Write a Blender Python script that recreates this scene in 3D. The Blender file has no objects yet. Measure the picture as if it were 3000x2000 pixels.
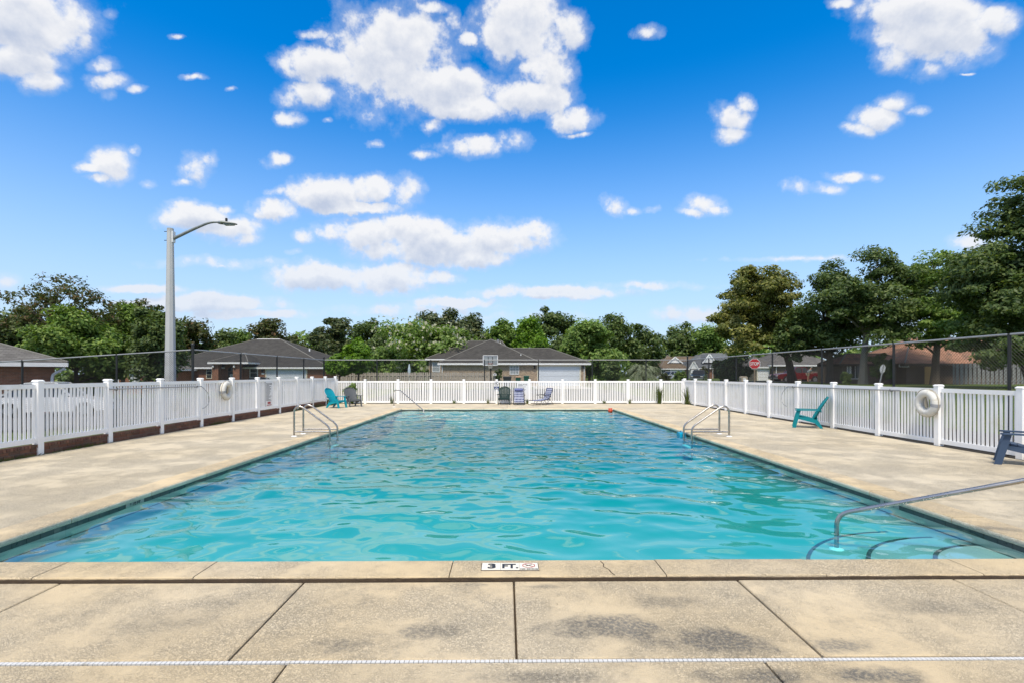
import bpy, bmesh, math, random
import numpy as np
from mathutils import Vector, Matrix
R = math.radians
sc = bpy.context.scene
COL = sc.collection
CX, CY, F, H = 1483.0, 1095.0, 1480.0, 1.62      # principal point, focal length (photo px), eye height

# ------------------------------------------------------------------ camera
cam = bpy.data.cameras.new('camera'); cam_o = bpy.data.objects.new('camera', cam); COL.objects.link(cam_o)
cam_o.location = (0, 0, H); cam_o.rotation_euler = (R(90), 0, 0)
cam.sensor_width = 36; cam.lens = F / 3000 * 36
cam.shift_x = 17 / 3000; cam.shift_y = 95 / 3000
cam.clip_start = 0.05; cam.clip_end = 3000
sc.camera = cam_o
sc.render.resolution_x, sc.render.resolution_y = 1024, 682

# ------------------------------------------------------------------ exposure
vs = sc.view_settings
vs.view_transform = 'Standard'; vs.look = 'None'; vs.gamma = 1.0; vs.use_curve_mapping = False
vs.exposure = 1.0
cy = sc.cycles
cy.use_denoising = True
cy.max_bounces = 8; cy.transparent_max_bounces = 16; cy.diffuse_bounces = 3; cy.glossy_bounces = 4
cy.caustics_reflective = False; cy.caustics_refractive = False
cy.use_adaptive_sampling = False

# ------------------------------------------------------------------ sun
SUN_EL, SUN_AZ = 60.0, 191.0       # azimuth clockwise from +Y (the view direction)
sun = bpy.data.lights.new('sun', 'SUN'); sun.energy = 2.2; sun.angle = R(11); sun.color = (1.0, 0.90, 0.74)
sun_o = bpy.data.objects.new('sun', sun); COL.objects.link(sun_o)
sd = Vector((math.sin(R(SUN_AZ)) * math.cos(R(SUN_EL)), math.cos(R(SUN_AZ)) * math.cos(R(SUN_EL)), math.sin(R(SUN_EL))))
sun_o.rotation_euler = (-sd).to_track_quat('-Z', 'Y').to_euler()
sun_o.location = sd * 60

# ------------------------------------------------------------------ node helper
class NT:
    def __init__(s, tree): s.t = tree; s.n = tree.nodes; s.l = tree.links
    def node(s, typ, **kw):
        n = s.n.new(typ)
        for k, v in kw.items(): setattr(n, k, v)
        return n
    def put(s, sock, v):
        if isinstance(v, bpy.types.NodeSocket): s.l.new(v, sock)
        elif v is not None: sock.default_value = v
    def m(s, op, a, b=None, c=None, clamp=False):
        n = s.n.new('ShaderNodeMath'); n.operation = op; n.use_clamp = clamp
        s.put(n.inputs[0], a); s.put(n.inputs[1], b); s.put(n.inputs[2], c)
        return n.outputs[0]
    def v(s, op, a, b=None, c=None):
        n = s.n.new('ShaderNodeVectorMath'); n.operation = op
        s.put(n.inputs[0], a); s.put(n.inputs[1], b)
        if c is not None: s.put(n.inputs[2], c)
        return n.outputs['Value'] if op in ('LENGTH', 'DOT_PRODUCT', 'DISTANCE') else n.outputs[0]
    def comb(s, x, y, z=0.0):
        n = s.n.new('ShaderNodeCombineXYZ'); s.put(n.inputs[0], x); s.put(n.inputs[1], y); s.put(n.inputs[2], z); return n.outputs[0]
    def sep(s, v):
        n = s.n.new('ShaderNodeSeparateXYZ'); s.put(n.inputs[0], v); return n.outputs
    def noise(s, vec, scale=5, detail=4, rough=0.5, dim='3D', col=False):
        n = s.n.new('ShaderNodeTexNoise'); n.noise_dimensions = dim
        s.put(n.inputs['Vector'], vec); n.inputs['Scale'].default_value = scale
        n.inputs['Detail'].default_value = detail; n.inputs['Roughness'].default_value = rough
        return n.outputs['Color' if col else 'Fac']
    def ramp(s, fac, stops, interp='LINEAR'):
        n = s.n.new('ShaderNodeValToRGB'); n.color_ramp.interpolation = interp
        e = n.color_ramp.elements
        while len(e) < len(stops): e.new(0.5)
        for i, (p, c) in enumerate(stops):
            e[i].position = p; e[i].color = (*c, 1) if len(c) == 3 else c
        s.put(n.inputs[0], fac); return n.outputs[0]
    def step(s, x, a, b, smooth=True):
        n = s.n.new('ShaderNodeMapRange'); n.interpolation_type = 'SMOOTHSTEP' if smooth else 'LINEAR'
        s.put(n.inputs[0], x); s.put(n.inputs[1], a); s.put(n.inputs[2], b); n.inputs[3].default_value = 0; n.inputs[4].default_value = 1
        return n.outputs[0]
    def mix(s, f, a, b, mode='MIX'):
        n = s.n.new('ShaderNodeMix'); n.data_type = 'RGBA'; n.blend_type = mode; n.clamp_factor = True
        s.put(n.inputs[0], f)
        for sock, v in ((n.inputs[6], a), (n.inputs[7], b)):
            if isinstance(v, bpy.types.NodeSocket): s.l.new(v, sock)
            else: sock.default_value = (*v, 1) if len(v) == 3 else v
        return n.outputs[2]

# ------------------------------------------------------------------ world: clear blue sky with cumulus
CLOUDS = [  # px, py, rx, ry of each cloud lobe
 (80,60,190,110),(60,180,110,60),(120,240,70,45),(325,38,30,22),(230,110,60,50),
 (300,190,55,30),(310,240,70,30),(320,278,30,25),(390,262,35,15),(560,230,38,10),(655,263,24,8),(515,108,24,9),
 (340,485,65,52),(270,490,40,18),(410,450,25,18),(300,520,40,18),(437,538,27,17),
 (580,495,60,42),(620,470,30,30),(545,530,38,13),(803,475,38,24),
 (545,600,50,25),(560,640,100,35),(660,672,95,42),(700,700,60,22),(470,645,32,16),(670,610,32,15),(630,780,26,8),
 (1163,172,170,150),(940,190,110,50),(893,275,90,45),(842,345,42,28),(940,98,50,18),(1025,98,42,32),(1267,258,160,75),(1353,320,120,36),(1267,367,42,25),
 (1267,23,72,20),(1341,52,30,48),(1381,109,36,22),
 (1536,86,115,112),(1668,86,62,60),(1582,218,90,90),(1545,290,110,46),(1680,344,75,38),(1697,390,40,10),
 (1380,430,95,32),(1496,413,46,33),(1267,453,46,18),(1313,402,26,24),(1106,425,30,14),(948,356,22,12),
 (968,568,100,46),(819,614,72,38),(1094,557,92,40),(1192,557,55,48),(1048,608,110,20),(819,557,35,17),
 (1152,677,170,46),(1267,712,200,56),(1439,706,150,52),(1554,689,68,40),(991,677,62,28),(1381,752,115,30),(893,695,38,24),
 (922,809,125,36),(1123,815,150,40),(1295,809,62,24),(1610,860,195,20),(1340,885,110,16),(860,740,30,12),
 (640,885,180,24),(740,915,150,16),(410,850,110,13),(420,890,100,10),(10,812,60,30),
 (1905,95,45,25),
 (2697,34,170,60),(2726,103,165,80),(2611,166,75,50),(2714,190,58,48),(2467,17,50,20),(2927,57,75,45),(2830,212,26,6),
 (2186,298,34,32),(2140,339,62,40),(2146,390,58,34),(2622,293,60,36),(2565,339,65,34),(2513,373,46,26),(2680,322,45,18),
 (2330,545,40,24),(2410,551,56,18),(2479,522,62,17),(2571,522,32,16),(1807,608,40,36),(1850,627,40,15),(1916,620,28,14),(2054,597,60,32),(2030,622,46,16),(2095,612,38,20),
 (2841,715,62,28),(2000,930,95,26),(1795,862,50,14),
 (700,770,330,20),(1250,905,420,22),(420,930,330,22),(1500,930,300,18),(1900,840,260,16),(2300,760,260,12),
]
world = bpy.data.worlds.new('World'); sc.world = world; world.use_nodes = True
world.cycles.sampling_method = 'MANUAL'; world.cycles.sample_map_resolution = 1024
W = NT(world.node_tree); W.n.clear()
wout = W.node('ShaderNodeOutputWorld'); bg = W.node('ShaderNodeBackground')
W.l.new(bg.outputs[0], wout.inputs[0]); bg.inputs[1].default_value = 0.108
sky = W.node('ShaderNodeTexSky', sky_type='NISHITA'); sky.sun_disc = False
sky.sun_elevation = R(SUN_EL); sky.sun_rotation = R(SUN_AZ); sky.altitude = 0; sky.air_density = 1.0; sky.dust_density = 0.6; sky.ozone_density = 2.5
tc = W.node('ShaderNodeTexCoord')
D = W.v('NORMALIZE', tc.outputs['Generated']); dx, dy, dz = W.sep(D)
hs = W.node('ShaderNodeHueSaturation'); hs.inputs['Hue'].default_value = 0.503; hs.inputs['Saturation'].default_value = 1.50; hs.inputs['Value'].default_value = 1.08
W.l.new(sky.outputs[0], hs.inputs['Color'])
blue = W.mix(W.m('MULTIPLY', W.step(dz, 0.52, -0.06), 0.97), hs.outputs[0], (2.65, 3.4, 4.5))
ya = W.m('MAXIMUM', dy, 0.12)
sx = W.m('DIVIDE', dx, ya); tz = W.m('DIVIDE', dz, ya)
wn = W.noise(D, 8.0, 6, 0.6, col=True)
wv = W.v('SUBTRACT', wn, (0.5, 0.5, 0.5)); wx, wy, wz = W.sep(wv)
wn2 = W.noise(D, 34.0, 4, 0.6, col=True); vx, vy, vz = W.sep(W.v('SUBTRACT', wn2, (0.5, 0.5, 0.5)))
sx2 = W.m('MULTIPLY_ADD', vx, 0.018, W.m('MULTIPLY_ADD', wx, 0.085, sx)); tz2 = W.m('MULTIPLY_ADD', vy, 0.013, W.m('MULTIPLY_ADD', wy, 0.048, tz))
S3 = W.comb(sx2, sx2, sx2); T3 = W.comb(tz2, tz2, tz2)
T3b = W.v('ADD', T3, (0.018, 0.018, 0.018))
dmin = dmin2 = None
cl = CLOUDS + [(1163, 172, 60, 60)] * ((-len(CLOUDS)) % 3)
for i in range(0, len(cl), 3):
    tri = cl[i:i + 3]
    kx = tuple(F / c[2] for c in tri); ox = tuple(-(c[0] - CX) / c[2] for c in tri)
    ky = tuple(F / c[3] for c in tri); oy = tuple(-(CY - c[1]) / c[3] for c in tri)
    bias = tuple(0.42 if c[2] < 34 else (0.16 if c[2] < 62 else (-0.1 if c[2] < 100 else (0.62 if c[2] > 250 else -0.55))) for c in tri)
    a = W.v('MULTIPLY_ADD', S3, kx, ox); a2 = W.v('MULTIPLY_ADD', a, a, bias)
    b = W.v('MULTIPLY_ADD', T3, ky, oy); q = W.v('MULTIPLY_ADD', b, b, a2)
    b2 = W.v('MULTIPLY_ADD', T3b, ky, oy); q2 = W.v('MULTIPLY_ADD', b2, b2, a2)
    dmin = q if dmin is None else W.v('MINIMUM', dmin, q)
    dmin2 = q2 if dmin2 is None else W.v('MINIMUM', dmin2, q2)
def min3(v):
    x, y, z = W.sep(v); return W.m('MINIMUM', x, W.m('MINIMUM', y, z))
d1 = min3(dmin); d2 = min3(dmin2)
n1 = W.noise(D, 17.0, 9, 0.57)
n3 = W.noise(D, 42.0, 6, 0.6)
n2 = W.noise(W.v('ADD', D, (0.0, 0.0, 0.013)), 17.0, 6, 0.57)
f1 = W.m('SUBTRACT', 1.0, W.m('MULTIPLY', d1, 0.62))
f1 = W.m('MULTIPLY_ADD', W.m('SUBTRACT', n1, 0.5), 2.0, W.m('MULTIPLY_ADD', W.m('SUBTRACT', n3, 0.5), 1.15, f1))
dens_a = W.m('MAXIMUM', W.step(f1, 0.30, 1.0), W.m('MULTIPLY', W.step(f1, -0.1, 0.8), 0.32))
# sky outside the frame: cumulus projected on a layer, thickened to brighten ambient light
zc = W.m('ADD', W.m('MAXIMUM', dz, 0.0), 0.22)
pv = W.comb(W.m('DIVIDE', dx, zc), W.m('DIVIDE', dy, zc), 0.0)
g1 = W.noise(pv, 1.15, 8, 0.57)
dens_b = W.step(g1, 0.43, 0.57)
inview = W.m('MULTIPLY', W.step(dy, 0.25, 0.5), W.m('MULTIPLY', W.step(W.m('ABSOLUTE', sx), 1.35, 1.05), W.step(tz, 0.86, 0.74)))
mixd = W.node('ShaderNodeMix', data_type='FLOAT')
W.put(mixd.inputs[0], inview); W.put(mixd.inputs[2], dens_b); W.put(mixd.inputs[3], dens_a)
dens = W.m('MULTIPLY', mixd.outputs[0], W.step(dz, -0.02, 0.05))
# cloud light: bright edges and tops, greyer thick undersides
lit = W.m('ADD', W.m('MULTIPLY', W.m('MAXIMUM', W.m('MINIMUM', W.m('SUBTRACT', d2, d1), 0.7), -0.7), 0.75), W.m('MULTIPLY', W.m('SUBTRACT', n1, n2), 2.4))
thick = W.step(f1, 0.7, 1.7)
shade = W.m('SUBTRACT', 0.86, W.m('MULTIPLY', thick, 0.55))
shade = W.m('ADD', shade, lit, clamp=True)
ccol = W.mix(shade, (2.55, 2.85, 3.5), (4.35, 4.35, 4.4))
ccol = W.mix(W.step(dz, 0.30, 0.03), ccol, W.mix(0.55, ccol, (2.7, 3.3, 4.3)))
W.l.new(W.mix(W.m('MULTIPLY', dens, 0.96), blue, ccol), bg.inputs[0])

# ------------------------------------------------------------------ geometry helpers
class MB:
    def __init__(s): s.v = []; s.f = []
    def add(s, vs, fs):
        o = len(s.v); s.v += [tuple(p) for p in vs]; s.f += [tuple(i + o for i in f) for f in fs]; return s
    def box(s, x0, x1, y0, y1, z0, z1):
        return s.add([(x0,y0,z0),(x1,y0,z0),(x1,y1,z0),(x0,y1,z0),(x0,y0,z1),(x1,y0,z1),(x1,y1,z1),(x0,y1,z1)],
                     [(3,2,1,0),(4,5,6,7),(0,1,5,4),(1,2,6,5),(2,3,7,6),(3,0,4,7)])
    def hexa(s, bot, top):
        return s.add(list(bot) + list(top), [(3,2,1,0),(4,5,6,7),(0,1,5,4),(1,2,6,5),(2,3,7,6),(3,0,4,7)])
    def bar(s, a, b, w, h, up=(0,0,1)):
        a, b = Vector(a), Vector(b); d = (b - a).normalized(); u = Vector(up)
        r = d.cross(u)
        if r.length < 1e-4: r = d.cross(Vector((1,0,0)))
        r.normalize(); u = r.cross(d).normalized()
        def ring(c): return [c - r*w/2 - u*h/2, c + r*w/2 - u*h/2, c + r*w/2 + u*h/2, c - r*w/2 + u*h/2]
        return s.add(ring(a) + ring(b), [(0,1,2,3),(7,6,5,4),(0,4,5,1),(1,5,6,2),(2,6,7,3),(3,7,4,0)])
    def tube(s, pts, r, n=8, closed=False, caps=True):
        pts = [Vector(p) for p in pts]; N = len(pts)
        rr = r if isinstance(r, (list, tuple)) else [r] * N
        prev = None; vs = []
        for i, p in enumerate(pts):
            if closed: d = pts[(i+1) % N] - pts[i-1]
            else: d = pts[min(i+1, N-1)] - pts[max(i-1, 0)]
            if d.length < 1e-9: d = Vector((0,0,1))
            d.normalize()
            if prev is None:
                q = d.cross(Vector((0,0,1)))
                if q.length < 1e-3: q = d.cross(Vector((1,0,0)))
            else: q = prev - d * prev.dot(d)
            q.normalize(); prev = q; w = d.cross(q)
            vs += [p + (q*math.cos(2*math.pi*k/n) + w*math.sin(2*math.pi*k/n)) * rr[i] for k in range(n)]
        fs = []
        for i in range(N if closed else N-1):
            a, b = i*n, ((i+1) % N)*n
            fs += [(a+k, a+(k+1) % n, b+(k+1) % n, b+k) for k in range(n)]
        if caps and not closed:
            fs += [tuple(range(n))[::-1], tuple((N-1)*n + k for k in range(n))]
        return s.add(vs, fs)
    def lathe(s, prof, c=(0,0,0), n=16):
        vs = []; 
        for r, z in prof: vs += [(c[0]+r*math.cos(2*math.pi*k/n), c[1]+r*math.sin(2*math.pi*k/n), c[2]+z) for k in range(n)]
        fs = []
        for i in range(len(prof)-1): fs += [(i*n+k, i*n+(k+1) % n, (i+1)*n+(k+1) % n, (i+1)*n+k) for k in range(n)]
        fs += [tuple(range(n))[::-1], tuple((len(prof)-1)*n+k for k in range(n))]
        return s.add(vs, fs)
    def prism(s, poly, axis, a, b):
        """poly in the two axes other than `axis`, extruded a..b along it"""
        def P(u, v, w): return {'x': (w,u,v), 'y': (u,w,v), 'z': (u,v,w)}[axis]
        n = len(poly)
        return s.add([P(u,v,a) for u,v in poly] + [P(u,v,b) for u,v in poly],
                     [tuple(range(n))[::-1], tuple(range(n, 2*n))] + [(i,(i+1) % n,(i+1) % n+n,i+n) for i in range(n)])
    def build(s, name, mat, parent=None, smooth=False, kind=None, loc=None, fix=True):
        me = bpy.data.meshes.new(name); me.from_pydata(s.v, [], s.f)
        if fix:
            bm = bmesh.new(); bm.from_mesh(me); bmesh.ops.recalc_face_normals(bm, faces=bm.faces); bm.to_mesh(me); bm.free()
        if mat: me.materials.append(mat)
        if smooth:
            me.polygons.foreach_set('use_smooth', [True]*len(me.polygons))
            try: me.set_sharp_from_angle(angle=R(40))
            except Exception: pass
        return link(name, me, parent, kind, loc)
def link(name, me, parent=None, kind=None, loc=None, rot=None, scale=None):
    o = bpy.data.objects.new(name, me); COL.objects.link(o)
    if parent: o.parent = parent
    if kind: o['kind'] = kind
    if loc is not None: o.location = loc
    if rot is not None: o.rotation_euler = rot
    if scale is not None: o.scale = scale
    return o
def tag(o, label, cat, group=None):
    o['label'] = label; o['category'] = cat
    if group: o['group'] = group
    return o
def thing(name, label, cat, loc=(0,0,0), rz=0.0, group=None):
    o = bpy.data.objects.new(name, None); COL.objects.link(o); o.location = loc; o.rotation_euler = (0,0,rz)
    o.empty_display_size = 0.2
    return tag(o, label, cat, group)
def fillet(pts, r, n=5):
    """round the inner corners of a polyline"""
    pts = [Vector(p) for p in pts]; out = [pts[0]]
    for i in range(1, len(pts)-1):
        a, b, c = pts[i-1], pts[i], pts[i+1]
        rr = min(r, (a-b).length*0.49, (c-b).length*0.49)
        p = b + (a-b).normalized()*rr; q = b + (c-b).normalized()*rr
        for k in range(n+1):
            t = k/n; out.append(p*(1-t)**2 + b*2*t*(1-t) + q*t*t)
    out.append(pts[-1]); return out
def at(px, py, Y): return ((px-CX)*Y/F, Y, H-(py-CY)*Y/F)
def ztop(py, Y): return H-(py-CY)*Y/F
def xat(px, Y): return (px-CX)*Y/F

# ------------------------------------------------------------------ materials
MATS = {}
def newmat(name):
    m = bpy.data.materials.new(name); m.use_nodes = True; t = NT(m.node_tree); t.n.clear()
    out = t.node('ShaderNodeOutputMaterial'); MATS[name] = m; return m, t, out
def princ(t, out, col, rough=0.5, metal=0.0, bump=None, bstr=0.3, bdist=0.01, spec=0.5, coat=0.0):
    b = t.node('ShaderNodeBsdfPrincipled'); t.put(b.inputs['Base Color'], col if isinstance(col, bpy.types.NodeSocket) else (*col, 1))
    t.put(b.inputs['Roughness'], rough); b.inputs['Metallic'].default_value = metal
    b.inputs['Specular IOR Level'].default_value = spec; b.inputs['Coat Weight'].default_value = coat
    if bump is not None:
        n = t.node('ShaderNodeBump'); n.inputs['Strength'].default_value = bstr; n.inputs['Distance'].default_value = bdist
        t.put(n.inputs['Height'], bump); t.l.new(n.outputs[0], b.inputs['Normal'])
    t.l.new(b.outputs[0], out.inputs[0]); return b
def pos(t): return t.node('ShaderNodeNewGeometry').outputs['Position']
def pmat(name, col, rough=0.5, metal=0.0, var=0.12, scale=6.0, bstr=0.15, bdist=0.004, spec=0.5, coat=0.0, dirt=None):
    """plain surface with mottled tone and fine relief"""
    m, t, out = newmat(name); p = pos(t)
    n = t.noise(p, scale, 5, 0.6); k = t.m('MULTIPLY_ADD', n, 2*var, 1-var)
    c = t.mix(1.0, col, t.comb(k, k, k), 'MULTIPLY')
    if dirt:
        c = t.mix(t.step(t.noise(p, scale*0.45, 5, 0.65), 0.52, 0.74), c, dirt)
    r = t.m('MULTIPLY_ADD', n, 0.2, rough-0.1)
    princ(t, out, c, r, metal, t.noise(p, scale*9, 3, 0.6), bstr, bdist, spec, coat); return m
def concrete(name, c1, c2, grey, amount=0.5, stains=(), soft=1.0):
    m, t, out = newmat(name); p = pos(t)
    big = t.noise(p, 0.55, 5, 0.6); mid = t.noise(p, 2.6, 6, 0.65); fine = t.noise(p, 60, 4, 0.7); grit = t.noise(p, 190, 3, 0.8)
    c = t.mix(t.step(big, 0.35, 0.65), c1, c2)
    k = t.m('MULTIPLY_ADD', mid, 0.36*soft, 1-0.18*soft); c = t.mix(1.0, c, t.comb(k, k, k), 'MULTIPLY')
    g = t.m('MULTIPLY', t.step(t.noise(t.v('ADD', p, (7.3, 1.1, 0)), 2.2, 9, 0.75), 0.48, 0.74), amount)
    for (x, y, rx, ry, a) in stains:
        q = t.v('MULTIPLY', t.v('SUBTRACT', p, (x, y, 0)), (1/rx, 1/ry, 0))
        f = t.m('ADD', t.m('SUBTRACT', 1.0, t.v('LENGTH', q)), t.m('MULTIPLY', t.m('SUBTRACT', mid, 0.5), 2.6))
        g = t.m('MAXIMUM', g, t.m('MULTIPLY', t.step(f, 0.05, 0.8), a))
    # mildew sits in the pits of the broom finish
    pit = t.step(t.noise(p, 38, 5, 0.75), 0.36, 0.60)
    g2 = t.m('MULTIPLY', g, t.m('MULTIPLY_ADD', pit, 0.65, 0.45))
    c = t.mix(g2, c, grey)
    wm = t.m('ABSOLUTE', t.m('SUBTRACT', t.noise(p, 26, 3, 0.6), 0.5)); wm2 = t.m('ABSOLUTE', t.m('SUBTRACT', t.noise(t.v('ADD', p, (3.1, 5.7, 0)), 55, 3, 0.6), 0.5))
    rid = t.m('MAXIMUM', t.step(wm, 0.035, 0.0), t.step(wm2, 0.04, 0.0)); rid = t.m('MULTIPLY', rid, t.step(t.noise(p, 1.1, 6, 0.7), 0.36, 0.62))
    c = t.mix(t.m('MULTIPLY', rid, 0.30), c, (0.22, 0.185, 0.13))
    sp = t.step(t.noise(p, 24, 3, 0.5), 0.70, 0.78); c = t.mix(t.m('MULTIPLY', sp, 0.55), c, (0.10, 0.085, 0.06))
    k2 = t.m('MULTIPLY_ADD', grit, 0.5, 0.75); c = t.mix(0.6, c, t.mix(1.0, c, t.comb(k2, k2, k2), 'MULTIPLY'))
    princ(t, out, c, 0.88, 0, t.m('ADD', t.m('MULTIPLY', fine, 1.2), t.m('ADD', grit, t.m('MULTIPLY', rid, -1.2))), 0.8, 0.008, spec=0.25); return m

M_deck = concrete('deck_concrete', (0.615, 0.50, 0.325), (0.64, 0.55, 0.40), (0.205, 0.19, 0.16), 0.62,
    [(0.70, 3.22, 0.62, 0.24, 1.0), (1.25, 3.10, 0.6, 0.24, 1.0), (0.2, 2.7, 0.5, 0.1, .7), (-2.2, 3.3, .5, .25, .5), (2.9, 3.5, .5, .2, .5), (1.9, 2.72, .4, .12, 1.0), (-0.45, 3.2, 0.42, 0.13, 0.75), (-1.0, 3.05, 0.25, 0.16, 0.7), (1.15, 3.62, 0.4, 0.16, 0.55), (1.4, 2.70, 0.5, 0.1, 0.9), (2.02, 3.02, 0.3, 0.12, 0.8), (-0.25, 3.9, 0.22, 0.07, 0.6), (0.3, 3.86, 0.2, 0.06, 0.6)])
M_deck_far = concrete('deck_concrete_bleached', (0.575, 0.495, 0.355), (0.60, 0.53, 0.40), (0.38, 0.335, 0.27), 0.16, soft=0.40)
M_coping = concrete('coping_concrete', (0.64, 0.51, 0.315), (0.67, 0.56, 0.39), (0.30, 0.27, 0.22), 0.3)
M_nose = concrete('lightened_algae_coping_nose', (0.74, 0.69, 0.55), (0.78, 0.73, 0.58), (0.42, 0.41, 0.33), 0.5)  # base lightened to offset the nose's shade; grey-olive blotches are algae
M_soil = pmat('soil', (0.075, 0.052, 0.032), 0.95, var=0.5, scale=14, bstr=0.8, bdist=0.02)
M_white = pmat('white_vinyl', (0.90, 0.90, 0.895), 0.35, var=0.03, scale=3, bstr=0.03, dirt=(0.80, 0.79, 0.74))
M_steel = pmat('stainless_steel', (0.42, 0.40, 0.37), 0.28, 1.0, var=0.18, scale=9, bstr=0.08)
M_black = pmat('black_coated_steel', (0.012, 0.013, 0.014), 0.45, var=0.2, scale=5)
M_galv = pmat('worn_grey_pipe', (0.30, 0.31, 0.32), 0.5, 0.4, var=0.25, scale=4)
M_darktile = pmat('dark_waterline_tile', (0.055, 0.06, 0.058), 0.3, var=0.4, scale=12, dirt=(0.15, 0.15, 0.13))
M_plaster = pmat('pool_plaster', (0.38, 0.43, 0.435), 0.7, var=0.10, scale=1.1, bstr=0.05)
M_marktile = pmat('marker_tile_ivory', (0.72, 0.68, 0.57), 0.35, var=0.06, scale=9)
M_ink = pmat('black_print', (0.018, 0.018, 0.02), 0.5, var=0.1)
M_redprint = pmat('red_print', (0.36, 0.04, 0.045), 0.5, var=0.1)

def brickmat(name, c1, c2, mortar, scale=1.0, w=0.215, h=0.072):
    m, t, out = newmat(name)
    tcn = t.node('ShaderNodeTexCoord'); x, y, z = t.sep(tcn.outputs['Object'])
    n = t.node('ShaderNodeNewGeometry'); nx, ny, nz = t.sep(n.outputs['True Normal'])
    u = t.m('ADD', t.m('MULTIPLY', x, t.m('GREATER_THAN', t.m('ABSOLUTE', ny), 0.5)), t.m('MULTIPLY', y, t.m('LESS_THAN', t.m('ABSOLUTE', ny), 0.5)))
    b = t.node('ShaderNodeTexBrick'); b.offset = 0.5
    t.l.new(t.comb(u, z, 0), b.inputs['Vector']); b.inputs['Scale'].default_value = scale
    b.inputs['Brick Width'].default_value = w; b.inputs['Row Height'].default_value = h; b.inputs['Mortar Size'].default_value = 0.007
    b.inputs['Color1'].default_value = (*c1, 1); b.inputs['Color2'].default_value = (*c2, 1); b.inputs['Mortar'].default_value = (*mortar, 1)
    b.inputs['Bias'].default_value = -0.1
    k = t.m('MULTIPLY_ADD', t.noise(pos(t), 3.5, 5, 0.7), 0.7, 0.65)
    c = t.mix(1.0, b.outputs['Color'], t.comb(k, k, k), 'MULTIPLY')
    princ(t, out, c, 0.9, 0, t.m('SUBTRACT', 1.0, b.outputs['Fac']), 0.5, 0.01, spec=0.2); return m
M_redbrick = brickmat('red_brick', (0.27, 0.105, 0.058), (0.17, 0.07, 0.042), (0.30, 0.24, 0.18))
M_tanbrick = brickmat('tan_brick', (0.42, 0.32, 0.22), (0.21, 0.15, 0.11), (0.46, 0.40, 0.32))
M_greybrick = brickmat('grey_brown_brick', (0.17, 0.125, 0.095), (0.11, 0.085, 0.07), (0.2, 0.17, 0.14))
def shingle(name, c1, c2, rows=0.16, moss=None):
    m, t, out = newmat(name); p = pos(t); x, y, z = t.sep(p)
    b = t.node('ShaderNodeTexBrick'); b.offset = 0.5
    t.l.new(t.comb(t.m('ADD', x, t.m('MULTIPLY', y, 0.6)), t.m('MULTIPLY', z, 2.3), 0), b.inputs['Vector']); b.inputs['Scale'].default_value = 1.0
    b.inputs['Brick Width'].default_value = 0.32; b.inputs['Row Height'].default_value = rows; b.inputs['Mortar Size'].default_value = 0.012
    b.inputs['Color1'].default_value = (*c1, 1); b.inputs['Color2'].default_value = (*c2, 1); b.inputs['Mortar'].default_value = (*[k*0.5 for k in c1], 1)
    k = t.m('MULTIPLY_ADD', t.noise(t.v('MULTIPLY', p, (1, 1, 0.4)), 0.9, 6, 0.65), 0.9, 0.55)
    c = t.mix(1.0, b.outputs['Color'], t.comb(k, k, k), 'MULTIPLY')
    if moss: c = t.mix(t.step(t.noise(p, 1.3, 5, 0.6), 0.5, 0.7), c, moss)
    princ(t, out, c, 0.95, 0, t.m('ADD', t.noise(p, 30, 3, 0.6), t.m('MULTIPLY', b.outputs['Fac'], -1.5)), 0.6, 0.012, spec=0.15); return m
M_roofgrey = shingle('dark_grey_shingles', (0.075, 0.072, 0.066), (0.052, 0.050, 0.047))
M_roofgrey2 = shingle('weathered_grey_shingles', (0.16, 0.155, 0.145), (0.11, 0.105, 0.10))
M_roofbrown = shingle('brown_shingles', (0.17, 0.13, 0.095), (0.12, 0.095, 0.07))
M_roofblue = shingle('blue_grey_shingles', (0.15, 0.165, 0.18), (0.11, 0.12, 0.13))
M_rooforange = shingle('orange_brown_shingles', (0.36, 0.20, 0.135), (0.27, 0.145, 0.095), moss=(0.14, 0.095, 0.07))
M_trim = pmat('white_trim_paint', (0.74, 0.75, 0.76), 0.5, var=0.06, scale=3)
M_cream = pmat('cream_trim_paint', (0.66, 0.62, 0.50), 0.5, var=0.06, scale=3)
M_garage = pmat('pale_grey_garage_paint', (0.55, 0.60, 0.66), 0.45, var=0.05, scale=2)
M_siding = pmat('pale_siding', (0.80, 0.81, 0.83), 0.55, var=0.05, scale=2)
M_glass = pmat('window_glass', (0.035, 0.045, 0.05), 0.08, var=0.3, scale=1.5, bstr=0.02)
M_curtain = pmat('curtained_glass', (0.30, 0.33, 0.34), 0.15, var=0.25, scale=3, bstr=0.02)
M_wood_grey = pmat('weathered_fence_board', (0.36, 0.325, 0.28), 0.9, var=0.45, scale=3, bstr=0.4)
M_wood_tan = pmat('new_pine_boards', (0.42, 0.26, 0.10), 0.8, var=0.25, scale=4, bstr=0.3)
M_post_wood = pmat('sign_post_wood', (0.22, 0.17, 0.12), 0.9, var=0.3, scale=8)
M_conc_pole = pmat('spun_concrete_pole', (0.46, 0.47, 0.48), 0.85, var=0.14, scale=1.3, bstr=0.3, dirt=(0.27, 0.26, 0.24))
M_asphalt = pmat('court_asphalt', (0.042, 0.045, 0.045), 0.95, var=0.3, scale=1.2, bstr=0.5)
M_drive = pmat('driveway_concrete', (0.38, 0.36, 0.32), 0.9, var=0.15, scale=0.8)
M_bark = pmat('tree_bark', (0.085, 0.066, 0.05), 0.95, var=0.45, scale=5, bstr=0.9, bdist=0.03)
M_barkpale = pmat('pale_tree_bark', (0.20, 0.185, 0.155), 0.95, var=0.4, scale=5, bstr=0.9, bdist=0.03)
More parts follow.
